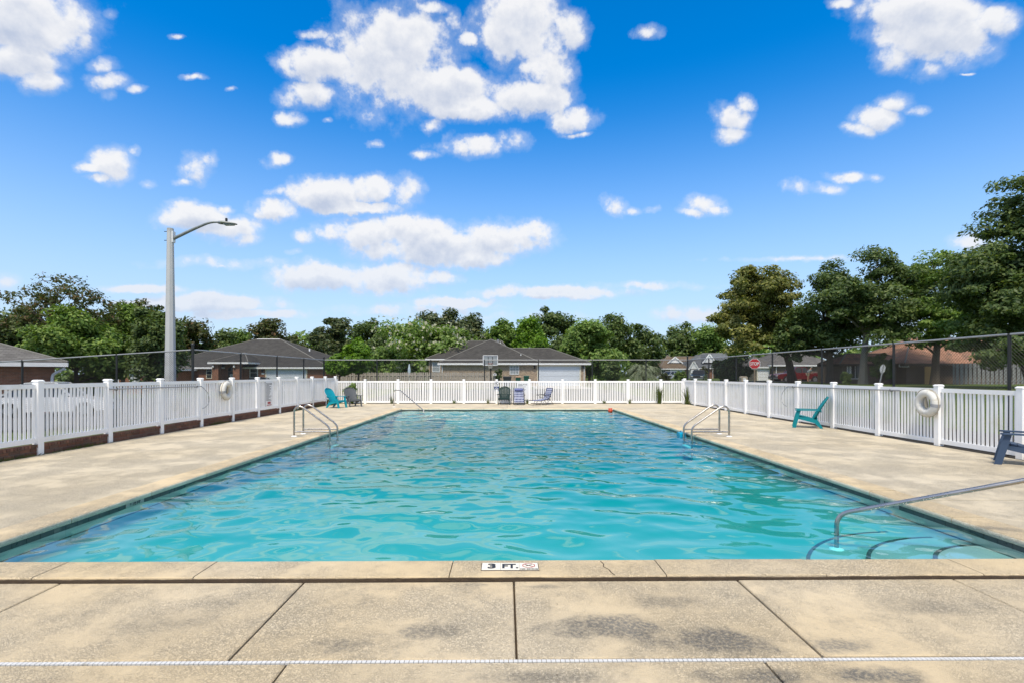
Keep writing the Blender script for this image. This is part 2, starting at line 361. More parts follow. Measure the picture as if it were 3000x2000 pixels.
def grassmat():
    m, t, out = newmat('lawn_grass'); p = pos(t)
    c = t.ramp(t.noise(p, 0.35, 6, 0.7), [(0.3, (0.06, 0.10, 0.018)), (0.55, (0.085, 0.125, 0.024)), (0.75, (0.15, 0.135, 0.05))])
    k = t.m('MULTIPLY_ADD', t.noise(p, 22, 4, 0.8), 0.9, 0.55); c = t.mix(1.0, c, t.comb(k, k, k), 'MULTIPLY')
    princ(t, out, c, 0.95, 0, t.noise(p, 40, 4, 0.8), 1.0, 0.04, spec=0.2); return m
M_grass = grassmat()
def leafmat(name, stops, trans=0.35, rough=0.5, patch=0.25):
    m, t, out = newmat(name); g = t.node('ShaderNodeNewGeometry')
    c = t.ramp(g.outputs['Random Per Island'], stops)
    k = t.m('MULTIPLY_ADD', t.noise(g.outputs['Position'], 0.7, 4, 0.6), patch*4, 1-patch*2)
    c = t.mix(1.0, c, t.comb(k, k, k), 'MULTIPLY')
    d = t.node('ShaderNodeBsdfPrincipled'); t.l.new(c, d.inputs['Base Color']); d.inputs['Roughness'].default_value = rough; d.inputs['Specular IOR Level'].default_value = 0.3
    tr = t.node('ShaderNodeBsdfTranslucent'); t.l.new(t.mix(1.0, c, (1.2, 1.25, 0.6), 'MULTIPLY'), tr.inputs[0])
    mx = t.node('ShaderNodeMixShader'); mx.inputs[0].default_value = trans
    t.l.new(d.outputs[0], mx.inputs[1]); t.l.new(tr.outputs[0], mx.inputs[2]); t.l.new(mx.outputs[0], out.inputs[0]); return m
L_dark = leafmat('dark_leaves', [(0, (0.055, 0.097, 0.031)), (0.6, (0.100, 0.153, 0.046)), (1, (0.171, 0.217, 0.067))])
L_pine = leafmat('pine_needles', [(0, (0.053, 0.081, 0.039)), (0.7, (0.096, 0.135, 0.057)), (1, (0.180, 0.188, 0.076))])
L_mid = leafmat('mid_green_leaves', [(0, (0.079, 0.152, 0.029)), (0.6, (0.154, 0.250, 0.050)), (1, (0.278, 0.368, 0.093))])
L_oak = leafmat('olive_oak_leaves', [(0, (0.081, 0.108, 0.025)), (0.55, (0.170, 0.188, 0.047)), (1, (0.340, 0.323, 0.099))])
L_bright = leafmat('bright_leaves', [(0, (0.069, 0.149, 0.014)), (0.6, (0.138, 0.265, 0.025)), (1, (0.230, 0.356, 0.052))], 0.45)
L_light = leafmat('light_green_leaves', [(0, (0.101, 0.184, 0.037)), (0.6, (0.175, 0.276, 0.062)), (1, (0.276, 0.368, 0.110))], 0.4)
L_red = leafmat('reddish_leaves', [(0, (0.050, 0.065, 0.022)), (0.75, (0.085, 0.11, 0.032)), (1, (0.20, 0.115, 0.055))])
L_bloom = leafmat('white_blossom', [(0, (0.30, 0.31, 0.20)), (1, (0.50, 0.49, 0.38))], 0.3, patch=0.1)
L_grassy = leafmat('pampas_blades', [(0, (0.08, 0.10, 0.035)), (0.6, (0.15, 0.165, 0.07)), (1, (0.26, 0.25, 0.14))], 0.35, patch=0.1)
L_blade = leafmat('strappy_blades', [(0, (0.035, 0.06, 0.012)), (0.6, (0.07, 0.11, 0.02)), (1, (0.15, 0.17, 0.05))], 0.3, patch=0.1)
L_palm = leafmat('palm_leaflets', [(0, (0.11, 0.14, 0.075)), (0.6, (0.22, 0.26, 0.16)), (1, (0.38, 0.41, 0.29))], 0.3, patch=0.15)

# ------------------------------------------------------------------ ground
def sm(t): t = min(1.0, max(0.0, t)); return t*t*(3-2*t)
def G(x, y):
    left = sm((-x-10.5)/8.0)
    return -0.06 - 0.36*left + 0.80*sm((x-11.5)/14.0) + 0.32*sm((y-31)/22.0)*(1-left)*(1-sm((x-11.5)/14.0))
def axis(marks, far):
    return sorted(set(marks + far))
gx = axis([-9.55, -9.0, 9.9, 9.4] + [i*1.5 for i in range(-33, 40)], [-3000, -800, -300, -150, -90, -65, 75, 100, 150, 300, 800, 3000])
gy = axis([27.9, 27.4] + [i*1.5 for i in range(-6, 70)], [-3000, -800, -200, -60, -25, -14, 120, 160, 300, 800, 3000])
mb = MB(); idx = {}
for j, y in enumerate(gy):
    for i, x in enumerate(gx):
        idx[i, j] = len(mb.v); mb.v.append((x, y, G(x, y) + (0.02*math.sin(x*1.3+y*.7) if abs(x) > 12 else 0)))
for j in range(len(gy)-1):
    for i in range(len(gx)-1):
        if gx[i] >= -9.01 and gx[i+1] <= 9.41 and gy[j] >= -6.1 and gy[j+1] <= 27.41: continue
        mb.f.append((idx[i,j], idx[i+1,j], idx[i+1,j+1], idx[i,j+1]))
ground = mb.build('ground', M_grass, kind='structure', smooth=True)

def sheet(name, mat, x0, x1, y0, y1, dz=0.012, nx=8, ny=8):
    m = MB()
    for j in range(ny+1):
        for i in range(nx+1):
            x = x0+(x1-x0)*i/nx; y = y0+(y1-y0)*j/ny; m.v.append((x, y, G(x, y)+dz+(0.02 if abs(x) > 12 else 0)))
    for j in range(ny):
        for i in range(nx):
            a = j*(nx+1)+i; m.f.append((a, a+1, a+nx+2, a+nx+1))
    return m.build(name, mat, kind='structure', smooth=True)
sheet('basketball_court', M_asphalt, -9.2, 9.6, 28.9, 46.5, 0.03, 14, 14)
sheet('parking_lot', M_asphalt, -44, -10.9, 17.5, 42, 0.05, 24, 16)
M_dark_ground = pmat('dark_ground', (0.035, 0.028, 0.02), .95, var=.6, scale=9, bstr=.9, bdist=.03)
sheet('dark_ground_strip', M_dark_ground, 9.80, 13.2, 4, 29.5, 0.02, 8, 20); sheet('dark_ground_strip', M_dark_ground, -11.2, -9.40, 4, 28.4, 0.02, 4, 20); sheet('dark_ground_strip', M_dark_ground, -9.38, 9.78, 27.99, 28.88, 0.02, 16, 2)  # strips of dark brown ground just outside the fences
sheet('street', M_asphalt, 14.0, 62, 56, 63, 0.06, 30, 8)
sheet('driveway', M_drive, 2.8, 8.4, 47.5, 58.4, 0.04, 6, 8)

# ------------------------------------------------------------------ pool deck and slabs
deck = bpy.data.objects.new('pool_deck', None); COL.objects.link(deck); deck['kind'] = 'structure'; deck['label'] = 'beige concrete pool deck in jointed slabs around the water'
def slab(q, zt=0.0, th=0.09, ch=0.007, mat=None, name='slab'):
    """q = 4 corners (x,y) counter clockwise"""
    cx = sum(p[0] for p in q)/4; cyy = sum(p[1] for p in q)/4
    def ins(p, d): return (p[0] + (d if p[0] < cx else -d), p[1] + (d if p[1] < cyy else -d))
    m = MB(); a = [(x, y, zt-th) for x, y in q]; b = [(x, y, zt-ch) for x, y in q]; c = [(*ins(p, ch), zt) for p in q]
    m.add(a+b+c, [(3,2,1,0)] + [(i,(i+1) % 4,(i+1) % 4+4,i+4) for i in range(4)] + [(i+4,(i+1) % 4+4,(i+1) % 4+8,i+8) for i in range(4)] + [(8,9,10,11)])
    return m.build(name, mat or M_deck, deck)
PX0, PX1, PYF, PYB = -4.83, 4.95, 4.336, 23.40      # coping nose lines
SK = 0.0105
yo = lambda x: 3.976 + SK*x
rnd = random.Random(4)
def rect(x0, x1, ya0, ya1, yb0, yb1, g=0.007): return [(x0+g, ya0+g), (x1-g, ya1+g), (x1-g, yb1-g), (x0+g, yb0-g)]
js = [-9.36, -7.0, -5.2, -3.46, -1.58, 0.06, 1.82, 3.53, 5.3, 7.1, 9.76]
yd1 = lambda x: 2.882 + 0.0094*x
yd0 = lambda x: 2.848 + 0.0094*x
for a, b in zip(js, js[1:]):
    slab(rect(a, b, yd1(a), yd1(b), yo(a)-0.014, yo(b)-0.014), rnd.uniform(-.004, .004))
js2 = [-9.36, -6.6, -3.9, -1.23, 1.46, 4.15, 6.85, 9.76]
for a, b in zip(js2, js2[1:]):
    slab(rect(a, b, 0.4, 0.4, yd0(a), yd0(b)), rnd.uniform(-.004, .002))
    slab(rect(a, b, -6.0, -6.0, 0.4, 0.4), rnd.uniform(-.004, .002))
CW = 0.37
ys = [3.97, 6.5, 9.1, 11.7, 14.3, 16.9, 19.5, 22.1, 24.9, 27.95]
for a, b in zip(ys, ys[1:]):
    slab(rect(-9.36, PX0-CW-0.004, a, a, b, b, 0.004), rnd.uniform(-.003, .003), ch=0.003, mat=M_deck_far)
    slab(rect(PX1+CW+0.004, 9.76, a, a, b, b, 0.004), rnd.uniform(-.003, .003), ch=0.003, mat=M_deck_far)
jb = [PX0-CW, -2.6, 0.05, 2.7, PX1+CW]
for a, b in zip(jb, jb[1:]):
    slab(rect(a, b, PYB+CW+0.004, PYB+CW+0.004, 27.95, 27.95, 0.004), 0, ch=0.003, mat=M_deck_far)
mb = MB()
for q in ((-9.37, 9.77, -6.02, 3.99), (-9.37, PX0-0.06, 3.99, 27.97), (PX1+0.06, 9.77, 3.99, 27.97), (PX0-0.06, PX1+0.06, PYB+0.06, 27.97)):
    mb.box(q[0]+.001, q[1]-.001, q[2]+.001, q[3]-.001, -0.16, -0.045)
mb.build('joint_bed', M_soil, deck)
# dirt filled joint behind the front coping
mb = MB(); xs = np.arange(-5.2, 5.31, 0.03); rg = random.Random(8)
nz = np.convolve(np.array([rg.uniform(-1, 1) for _ in range(len(xs)+8)]), np.ones(9)/9*2.2, 'valid'); top = [0.017 + .004*float(q) + rg.uniform(-.0012, .0012) for q in nz]; fr = [.003*float(q) + rg.uniform(-.001, .001) for q in nz]
for i, x in enumerate(xs):
    x = float(x); y = yo(x)
    mb.v += [(x, y-0.012+fr[i], -0.03), (x, y-0.010+fr[i], top[i]), (x, y+0.012, top[i]+0.004)]
for i in range(len(xs)-1):
    a = 3*i; mb.f += [(a, a+3, a+4, a+1), (a+1, a+4, a+5, a+2)]
mb.build('joint_dirt', M_soil, deck)
# coping stones with a rounded nose
ZC = 0.034
PROF = [(0,-.06),(0,ZC-.008),(.008,ZC),(CW-.034,ZC),(CW-.016,ZC-.004),(CW-.005,ZC-.012),(CW,ZC-.024),(CW,ZC-.058),(CW-.008,ZC-.07),(CW-.06,ZC-.074)]
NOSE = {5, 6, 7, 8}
def coping(fn, a, b, g=0.004, dz=0.0):
    """fn(t, d) -> (x, y): t along the run, d from the outer edge to the nose"""
    m = MB(); n = len(PROF); ends = []
    for t in (a+g, b-g): ends += [(*fn(t, d), z+dz) for d, z in PROF]
    m.add(ends, [tuple(range(n))[::-1], tuple(range(n, 2*n))] + [(i,(i+1) % n,(i+1) % n+n,i+n) for i in range(n)])
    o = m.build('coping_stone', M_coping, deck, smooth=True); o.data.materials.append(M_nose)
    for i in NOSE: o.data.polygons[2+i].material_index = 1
    return o
front = lambda t, d: (t, yo(t) + d*(PYF-3.976)/CW)
fj = [-5.2, -3.70, -2.45, -0.45, 1.267, 2.54, 3.80, 5.32]
for a, b in zip(fj, fj[1:]): coping(front, a, b, dz=rnd.uniform(-.003, .003))
bj = [PX0-CW, -3.6, -2.3, -1.05, 0.2, 1.5, 2.75, 4.0, PX1+CW]
for a, b in zip(bj, bj[1:]): coping(lambda t, d: (t, PYB+CW-d), a, b)
sj = [PYF+0.01+1.27*i for i in range(15)] + [PYB-0.002]
for a, b in zip(sj, sj[1:]):
    coping(lambda t, d: (PX0-CW+d, t), a, b, dz=rnd.uniform(-.002, .002)); coping(lambda t, d: (PX1+CW-d, t), a, b, dz=rnd.uniform(-.002, .002))
# hairline cracks across two front coping stones: thin recess lines of dirt
def crack(pts):
    m = MB(); r = random.Random(3)
    for (x0, y0), (x1, y1) in zip(pts, pts[1:]):
        m.add([(x0-.004, y0, ZC+.0015), (x0+.004, y0, ZC+.0015), (x1+.003, y1, ZC+.0015), (x1-.003, y1, ZC+.0015)], [(0,1,2,3)])
    m.build('crack', M_soil, deck)
crack([(0.80, 4.29), (0.815, 4.22), (0.80, 4.17), (0.835, 4.10), (0.84, 4.04), (0.86, 3.99)])
crack([(2.04, 4.30), (2.07, 4.24), (2.09, 4.16), (2.07, 4.09), (2.05, 4.0)])

# channel drain with white slotted grate
drain = thing('channel_drain', 'white slotted channel drain strip set across the near deck', 'drain', (0, 0, 0))
mb = MB(); mb.hexa([(-3.4, yd0(-3.4)+.004, -.04), (3.6, yd0(3.6)+.004, -.04), (3.6, yd1(3.6)-.004, -.04), (-3.4, yd1(-3.4)-.004, -.04)],
                   [(-3.4, yd0(-3.4)+.004, -.016), (3.6, yd0(3.6)+.004, -.016), (3.6, yd1(3.6)-.004, -.016), (-3.4, yd1(-3.4)-.004, -.016)])
mb.build('channel', pmat('grate_slot_grime', (.10,.10,.10), .9), drain)
mb = MB(); mb.box(-.0118, .0118, -.0125, .0125, -.015, -.004); sme = mb.build('grate_bar', pmat('grate_plastic', (.56,.56,.55), .6, var=.2, scale=20, dirt=(.36,.34,.29)), drain).data
first = True
for i in range(252):
    x = -3.35 + i*0.0268; o = bpy.data.objects['grate_bar'] if first else link('grate_bar', sme, drain)
    first = False
    o.location = (x, (yd0(x)+yd1(x))/2, 0); o.rotation_euler = (0, 0, 0.0094)

# ------------------------------------------------------------------ pool basin
def floor_z(y):
    return np.interp(y, [4.3, 7.5, 11, 17, 20, 23.5], [-0.56, -0.58, -0.74, -1.05, -1.05, -0.85])
WX0, WX1, WYF, WYB = PX0-0.03, PX1+0.03, PYF-0.03, PYB+0.03
mb = MB(); yy = np.linspace(WYF-.06, WYB, 33); cr = .40
sec = [(0, 0, 0)] + [(1.25*(1-math.cos(R(90*k/6))), 1, cr*(1-math.sin(R(90*k/6)))) for k in range(7)]
for y in yy:
    z = float(floor_z(y)); e = max(0.0, 1-min(float(y)-float(yy[0]), float(yy[-1])-float(y))/.5)
    for sd_, x_ in ((1, WX0), (-1, WX1)):
        row = [(x_+sd_*dx_, float(y), (-.03 if not k_ else z+dz_+e*e*.34*(1-dz_/cr))) for dx_, k_, dz_ in sec]
        mb.v += row if sd_ > 0 else row[::-1]
nn = 2*len(sec)
for i in range(len(yy)-1):
    for k in range(nn-1): mb.f.append((i*nn+k, i*nn+k+1, (i+1)*nn+k+1, (i+1)*nn+k))
mb.f += [tuple(range(nn)), tuple((len(yy)-1)*nn+k for k in range(nn))[::-1]]
basin = mb.build('pool_basin', M_plaster, kind='structure', fix=False, smooth=True)
basin['label'] = 'pale plaster shell of the swimming pool'
mb = MB(); mb.box(-.004, .004, -.074, .074, .018, .074); tme = None
for side, X in ((1, WX0+.004), (-1, WX1-.004)):
    for i in range(100):
        if tme is None: o = mb.build('tile', M_darktile, basin); tme = o.data
        else: o = link('tile', tme, basin)
        o.location = (X, WYF+.12+.152*i, -.112)
mb = MB()
for X in (WX0+.004, WX1-.004):
    for i in range(100, 126): mb.box(X-.004, X+.004, WYF+.12+.152*i-.074, WYF+.12+.152*i+.074, -.094, -.038)
for i in range(64): mb.box(WX0+.04+.1525*i, WX0+.04+.1525*i+.148, WYB-.008, WYB, -.094, -.038)
mb.build('far_tile', M_darktile, basin, kind='stuff')
M_pale_reflection = pmat('pale_painted_reflection', (0.52, 0.54, 0.47), 0.35, var=.15, scale=7)  # pale band painted in for the coping's reflection at the waterline
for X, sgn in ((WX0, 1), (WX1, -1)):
    m = MB(); m.box(min(X, X+sgn*.006), max(X, X+sgn*.006), WYF, WYB, -.175, -.0945); m.build('pale_reflection_band', M_pale_reflection, basin)
    m = MB(); m.box(min(X, X+sgn*.009), max(X, X+sgn*.009), WYF, WYB, -.19, -.1755); m.build('dark_reflection_line', M_darktile, basin)  # dark strip painted as the lower edge of that reflection
m = MB(); m.box(WX0, WX1, WYB-.006, WYB, -.175, -.0945); m.build('pale_reflection_band', M_pale_reflection, basin)
# rounded corner steps with dark edge tiles
def corner_steps(cx, cyy, sx_, sy_, R0):
    for k, (r, z) in enumerate(((R0, -.37), (R0*.74, -.27), (R0*.48, -.18))):
        n = 18; m = MB(); ring = [(cx+sx_*r*math.cos(math.pi/2*i/n), cyy+sy_*r*math.sin(math.pi/2*i/n)) for i in range(n+1)]
        poly = [(cx, cyy)] + ring
        m.prism(poly, 'z', -1.0 if k == 0 else z-.2, z); st = m.build('step', M_plaster, basin)
        e = MB(); ri = r-.035
        inn = [(cx+sx_*ri*math.cos(math.pi/2*i/n), cyy+sy_*ri*math.sin(math.pi/2*i/n)) for i in range(n+1)]
        for i in range(n):
            e.add([(*ring[i], z+.003), (*ring[i+1], z+.003), (*inn[i+1], z+.003), (*inn[i], z+.003)], [(0,1,2,3)])
            o2 = [(cx+sx_*(r+.003)*math.cos(math.pi/2*j/n), cyy+sy_*(r+.003)*math.sin(math.pi/2*j/n)) for j in (i, i+1)]
            e.add([(*o2[0], z+.003), (*o2[1], z+.003), (*o2[1], z-.03), (*o2[0], z-.03)], [(0,1,2,3)])
        e.build('step_edge', M_darktile, st, fix=False)
corner_steps(WX1-.01, WYF+.05, -1, 1, 2.05)
corner_steps(WX0+.01, WYB-.01, 1, -1, 2.05)

# ------------------------------------------------------------------ water
def watermat():
    m, t, out = newmat('pool_water')
    fr = t.node('ShaderNodeFresnel')
    bk = t.node('ShaderNodeNewGeometry').outputs['Backfacing']; t.put(fr.inputs[0], t.m('MULTIPLY_ADD', bk, 1/1.5-1.5, 1.5))   # same interface seen from either side
    gl = t.node('ShaderNodeBsdfGlossy'); gl.inputs['Roughness'].default_value = 0.015; gl.inputs['Color'].default_value = (1, 1, 1, 1)
    tr = t.node('ShaderNodeBsdfTransparent')
    mx = t.node('ShaderNodeMixShader'); t.l.new(fr.outputs[0], mx.inputs[0]); t.l.new(tr.outputs[0], mx.inputs[1]); t.l.new(gl.outputs[0], mx.inputs[2])
    t.l.new(mx.outputs[0], out.inputs['Surface'])
    ab = t.node('ShaderNodeVolumeAbsorption'); ab.inputs['Color'].default_value = (0.04, 0.900, 0.882, 1); ab.inputs['Density'].default_value = 1.35
    t.l.new(ab.outputs[0], out.inputs['Volume']); return m
M_water = watermat()
WZ = -0.080
rs = np.random.RandomState(11)
nx, ny = 330, 640
X = np.linspace(WX0-.02, WX1+.02, nx); Y = np.linspace(WYF-.02, WYB+.02, ny)
XX, YY = np.meshgrid(X, Y); ZZ = np.zeros_like(XX)
lam = np.exp(rs.uniform(np.log(0.17), np.log(2.0), 120)); ang = rs.normal(math.pi*0.46, 0.72, 120); ph = rs.uniform(0, 6.28, 120)
far = np.clip((YY-5.0)/9.0, 0, 1); ZS = np.zeros_like(XX)
for l, a, p in zip(lam, ang, ph):
    k = 2*math.pi/l; amp = 0.0019*l*(1.25 if .40 < l < .95 else (.95 if l < .4 else .7))
    w_ = amp*np.sin(k*(XX*math.cos(a)+YY*math.sin(a)) + p + 0.6*np.sin(XX*.9+p*3)*np.cos(YY*.7+p))
    if l < .4: ZS += w_
    else: ZZ += w_
calm = 0.80 + 0.30*far; ZZ += ZS*(.45+.75*far)
ZZ = ZZ*calm + WZ
V = np.stack([XX, YY, ZZ], -1).reshape(-1, 3)
ii = np.arange(nx*ny).reshape(ny, nx)
quads = np.stack([ii[:-1,:-1], ii[:-1,1:], ii[1:,1:], ii[1:,:-1]], -1).reshape(-1, 4)
border = list(ii[0,:]) + list(ii[1:,-1]) + list(ii[-1,-2::-1]) + list(ii[-2:0:-1,0])
nb = len(border); low = V[border].copy(); low[:,2] = -1.4
V = np.vstack([V, low]); base = nx*ny
sk = [(border[(i+1) % nb], border[i], base+i, base+(i+1) % nb) for i in range(nb)]
me = bpy.data.meshes.new('pool_water')
me.from_pydata(V.tolist(), [], quads.tolist() + sk + [tuple(base+i for i in range(nb))[::-1]])
me.polygons.foreach_set('use_smooth', [True]*len(quads) + [False]*(nb+1))
me.materials.append(M_water)
water = link('pool_water', me, kind='structure')

# ------------------------------------------------------------------ white vinyl fences
def box_mesh(name, sx_, sy_, sz_, mat, ch=0.004):
    m = MB(); a = [(-sx_/2,-sy_/2),(sx_/2,-sy_/2),(sx_/2,sy_/2),(-sx_/2,sy_/2)]
    b = [(x-math.copysign(ch, x), y-math.copysign(ch, y)) for x, y in a]
    m.add([(x,y,0) for x,y in a]+[(x,y,sz_-ch) for x,y in a]+[(x,y,sz_) for x,y in b],
          [(3,2,1,0)]+[(i,(i+1) % 4,(i+1) % 4+4,i+4) for i in range(4)]+[(i+4,(i+1) % 4+4,(i+1) % 4+8,i+8) for i in range(4)]+[(8,9,10,11)])
    me = bpy.data.meshes.new(name); me.from_pydata(m.v, [], m.f); me.materials.append(mat); return me
cm = MB(); cm.box(-.073,.073,-.073,.073,0,.018)
cm.add([(-.073,-.073,.018),(.073,-.073,.018),(.073,.073,.018),(-.073,.073,.018),(-.05,-.05,.04),(.05,-.05,.04),(.05,.05,.04),(-.05,.05,.04)],
       [(0,1,5,4),(1,2,6,5),(2,3,7,6),(3,0,4,7),(4,5,6,7)])
cap_me = bpy.data.meshes.new('post_cap'); cap_me.from_pydata(cm.v, [], cm.f); cap_me.materials.append(M_white)
def vinyl_fence(label, origin, rz, posts, zb, zt, skip=(), post0=0.0, lean=0):
    """runs along local +X from the origin; posts = positions along it"""
    root = thing('picket_fence', label, 'fence', origin, rz)
    pme = box_mesh('post', .125, .125, zt+.05-post0, M_white)
    sme = box_mesh('slat', .052, .015, zt-zb-.14, M_white, .005)
    r = random.Random(len(posts))
    for p in posts:
        o = link('post', pme, root, loc=(p, 0, post0), rot=(r.uniform(-.006,.006), r.uniform(-.006,.006), 0)); link('post_cap', cap_me, o, loc=(0, 0, zt+.05-post0-.002))
    k = 0
    for a, b in zip(posts, posts[1:]):
        for z0, z1, nm in ((zb, zb+.10, 'bottom_rail'), (zt-.09, zt, 'top_rail')):
            m = MB(); m.box(a+.060, b-.060, -.024, .024, z0, z1); m.build(nm, M_white, root)
        n = max(1, round((b-a-.125)/.0935)); g = (b-a-.125)/n
        for i in range(n):
            k += 1
            if k in skip: continue
            link('slat', sme, root, loc=(a+.0625+g*(i+.5)+r.uniform(-.003,.003), r.uniform(-.002,.002), zb+.085), rot=(0, r.uniform(-.008,.008)*(3 if r.random() < .03 else 1), r.uniform(-.02,.02)))
    return root
LX, RX, BY = -9.45, 9.85, 28.0
lp = [8.4, 10.2, 12.0, 13.8, 15.6, 17.4, 19.2, 21.0, 22.8, 24.6, 26.4, 27.93]
vinyl_fence('white picket fence raised on a low brick wall at the left', (LX, 0, 0), R(90), lp, .24, 1.42, skip=(108, 127,))
rp = [7.8+1.85*i for i in range(12)]; rp[-1] = 27.93
vinyl_fence('white picket fence along the right deck edge holding the large life ring', (RX, 0, 0), R(90), rp, .05, 1.30)
bp = [LX+.03] + [-.53+1.82*k for k in range(-4, 6)] + [RX-.03]
vinyl_fence('white picket fence across the far deck behind three chairs', (0, BY, 0), 0, bp, .04, 1.25)

# low brick wall under the left fence
bw = thing('brick_wall', 'low red brick wall under the left white fence', 'brick wall', (LX-.02, 8.2, 0))
cols = [(0.17,0.075,0.048),(0.13,0.060,0.042),(0.20,0.095,0.06),(0.15,0.085,0.06)]
bmats = [pmat('wall_brick_tone', c, 0.9, var=0.35, scale=16, bstr=0.7, bdist=0.01, dirt=(0.07, 0.055, 0.035)) for c in cols]
b_me = []
for mt in bmats:
    m = MB(); m.box(-.05,.05,-.1,.1,0,.062); b_me.append(m.build('brick', mt, bw).data); bpy.data.objects.remove(bpy.data.objects['brick'])
r_me = []
for mt in bmats:
    m = MB(); m.box(-.06,.06,-.031,.031,0,.06); r_me.append(m.build('brick', mt, bw).data); bpy.data.objects.remove(bpy.data.objects['brick'])
rg = random.Random(2)
for row in range(2):
    for i in range(94):
        link('brick', rg.choice(b_me), bw, loc=(rg.uniform(-.002,.002), .1+.212*i+(.106 if row else 0), .004+row*.074))
for i in range(110): link('brick', rg.choice(r_me), bw, loc=(.012+rg.uniform(-.002,.002), .04+.072*i, .152))
m = MB()
for i in range(110, 274): m.box(-.048+rg.uniform(-.002,.002), .072, .04+.072*i-.031, .04+.072*i+.031, .152, .212)
m.build('far_brick', bmats[0], bw, kind='stuff')
m = MB(); m.box(-.042,.042,.02,19.75,0,.205); m.build('mortar', pmat('brick_mortar', (0.16,0.135,0.11), 0.95, var=.3, scale=20), bw)

# ------------------------------------------------------------------ black chain link fence
def chainlink(label, pts, ztops, zbots, wire_posts, corner=()):
    """pts: polyline; posts at listed points along each leg"""
    root = thing('chain_link_fence', label, 'fence', (pts[0][0], pts[0][1], 0))
    off = Vector((pts[0][0], pts[0][1], 0))
    P = [Vector((p[0], p[1], 0))-off for p in pts]
    for i, q in enumerate(wire_posts):
        m = MB(); v = Vector((q[0], q[1], 0))-off; big = q[4] if len(q) > 4 else 0
        m.tube([v+Vector((0,0,q[2])), v+Vector((0,0,q[3]))], .042 if big else .031, 10); o = m.build('post', M_black, root, smooth=True)
        if big:
            c = MB(); c.lathe([(.05,0),(.052,.03),(.035,.06),(.01,.075)], v+Vector((0,0,q[3])), 10); c.build('post_cap', M_black, o, smooth=True)
    for i in range(len(P)-1):
        a, b = P[i]+Vector((0,0,ztops[i])), P[i+1]+Vector((0,0,ztops[i+1]))
        m = MB(); m.tube([a, b], .022, 8); m.build('top_rail', M_galv, root, smooth=True)
    m = MB(); pitch = .075; wr = .0028
    for i in range(len(P)-1):
        L = (P[i+1]-P[i]).length; d = (P[i+1]-P[i]).normalized(); nrm = Vector((-d.y, d.x, 0))
        def pt(s, f, o=0):
            t = s/L; zb_ = zbots[i]*(1-t)+zbots[i+1]*t; zt_ = ztops[i]*(1-t)+ztops[i+1]*t-.02
            return P[i]+d*s+Vector((0,0,zb_+(zt_-zb_)*f))+nrm*o
        hgt = (ztops[i]-zbots[i]); k = int((L+hgt)/pitch)
        for j in range(-int(hgt/pitch)-1, int(L/pitch)+1):
            s0 = j*pitch
            for sgn in (1, -1):
                sa, sb = (s0, s0+hgt) if sgn > 0 else (s0+hgt, s0)
                fa, fb = 0.0, 1.0
                lo, hi = 0.0, L
                ts = []
                # clip the wire to the panel
                t0, t1 = 0.0, 1.0; ds = sb-sa
                for bound, keep in ((lo, 1), (hi, -1)):
                    tt = (bound-sa)/ds
                    if (ds > 0) == (keep > 0): t0 = max(t0, tt)
                    else: t1 = min(t1, tt)
                if t1-t0 < .01: continue
                A, B = pt(sa+ds*t0, t0, sgn*.002), pt(sa+ds*t1, t1, sgn*.002)
                dd = (B-A).normalized(); u = nrm*wr; w = dd.cross(nrm)*wr
                m.add([A+u, A-u*.5+w*.87, A-u*.5-w*.87, B+u, B-u*.5+w*.87, B-u*.5-w*.87], [(0,3,4,1),(1,4,5,2),(2,5,3,0)])
    m.build('wire_mesh', M_black, root, kind='stuff', fix=False)
    return root
CR, CB, CL = 10.25, 28.55, -10.3
zt = 2.42
rpts = [10.29-3.05, 10.29, 13.36, 16.4, 19.45, 22.5, 25.55]
chainlink('black chain link fence along the right side between white fence and lawn', [(CR, 5.0), (CR, CB)], [zt, zt], [.02, .02],
          [(CR, y, -.1, zt+.02) for y in rpts] + [(CR, CB, -.1, zt+.16, 1)])
bxs = [-7.3+3.04*i for i in range(6)]
chainlink('black chain link fence across the back in front of the tan brick house', [(CL, CB), (CR-.06, CB)], [zt, zt], [.02, .02],
          [(x, CB, -.1, zt+.02) for x in bxs] + [(CL, CB, -.1, zt+.12, 1)])
chainlink('black chain link fence behind the left white fence from tall corner post', [(CL, 16.6), (CL, CB-.06)], [zt, zt], [-.05, -.02],
          [(CL, y, -.2, zt+.02) for y in (19.6, 22.7, 25.7)] + [(CL, 16.6, -.2, zt+.14, 1)])
chainlink('black chain link fence dropping away left past the concrete lamp pole', [(CL-.06, 16.6), (-19.1, 16.6)], [zt-.01, 1.86], [-.05, -.42],
          [(x, 16.6, -.6, zt-.56*(-x-10.3)/8.8+.02) for x in (-12.8, -15.9, -19.0)])

# ------------------------------------------------------------------ text helper
def text_mesh(txt, size, mat, parent, loc, rot, name='lettering', sx_=1.0, bold=0.0, align='CENTER'):
    cu = bpy.data.curves.new('t', 'FONT'); cu.body = txt; cu.size = size; cu.align_x = align; cu.align_y = 'CENTER'; cu.offset = bold; cu.extrude = .0008
    o = bpy.data.objects.new('t', cu); COL.objects.link(o); bpy.context.view_layer.update()
    me = bpy.data.meshes.new_from_object(o.evaluated_get(bpy.context.evaluated_depsgraph_get()))
    bpy.data.objects.remove(o); bpy.data.curves.remove(cu)
    me.name = name; me.materials.clear(); me.materials.append(mat)
    return link(name, me, parent, loc=loc, rot=rot, scale=(sx_, 1, 1))

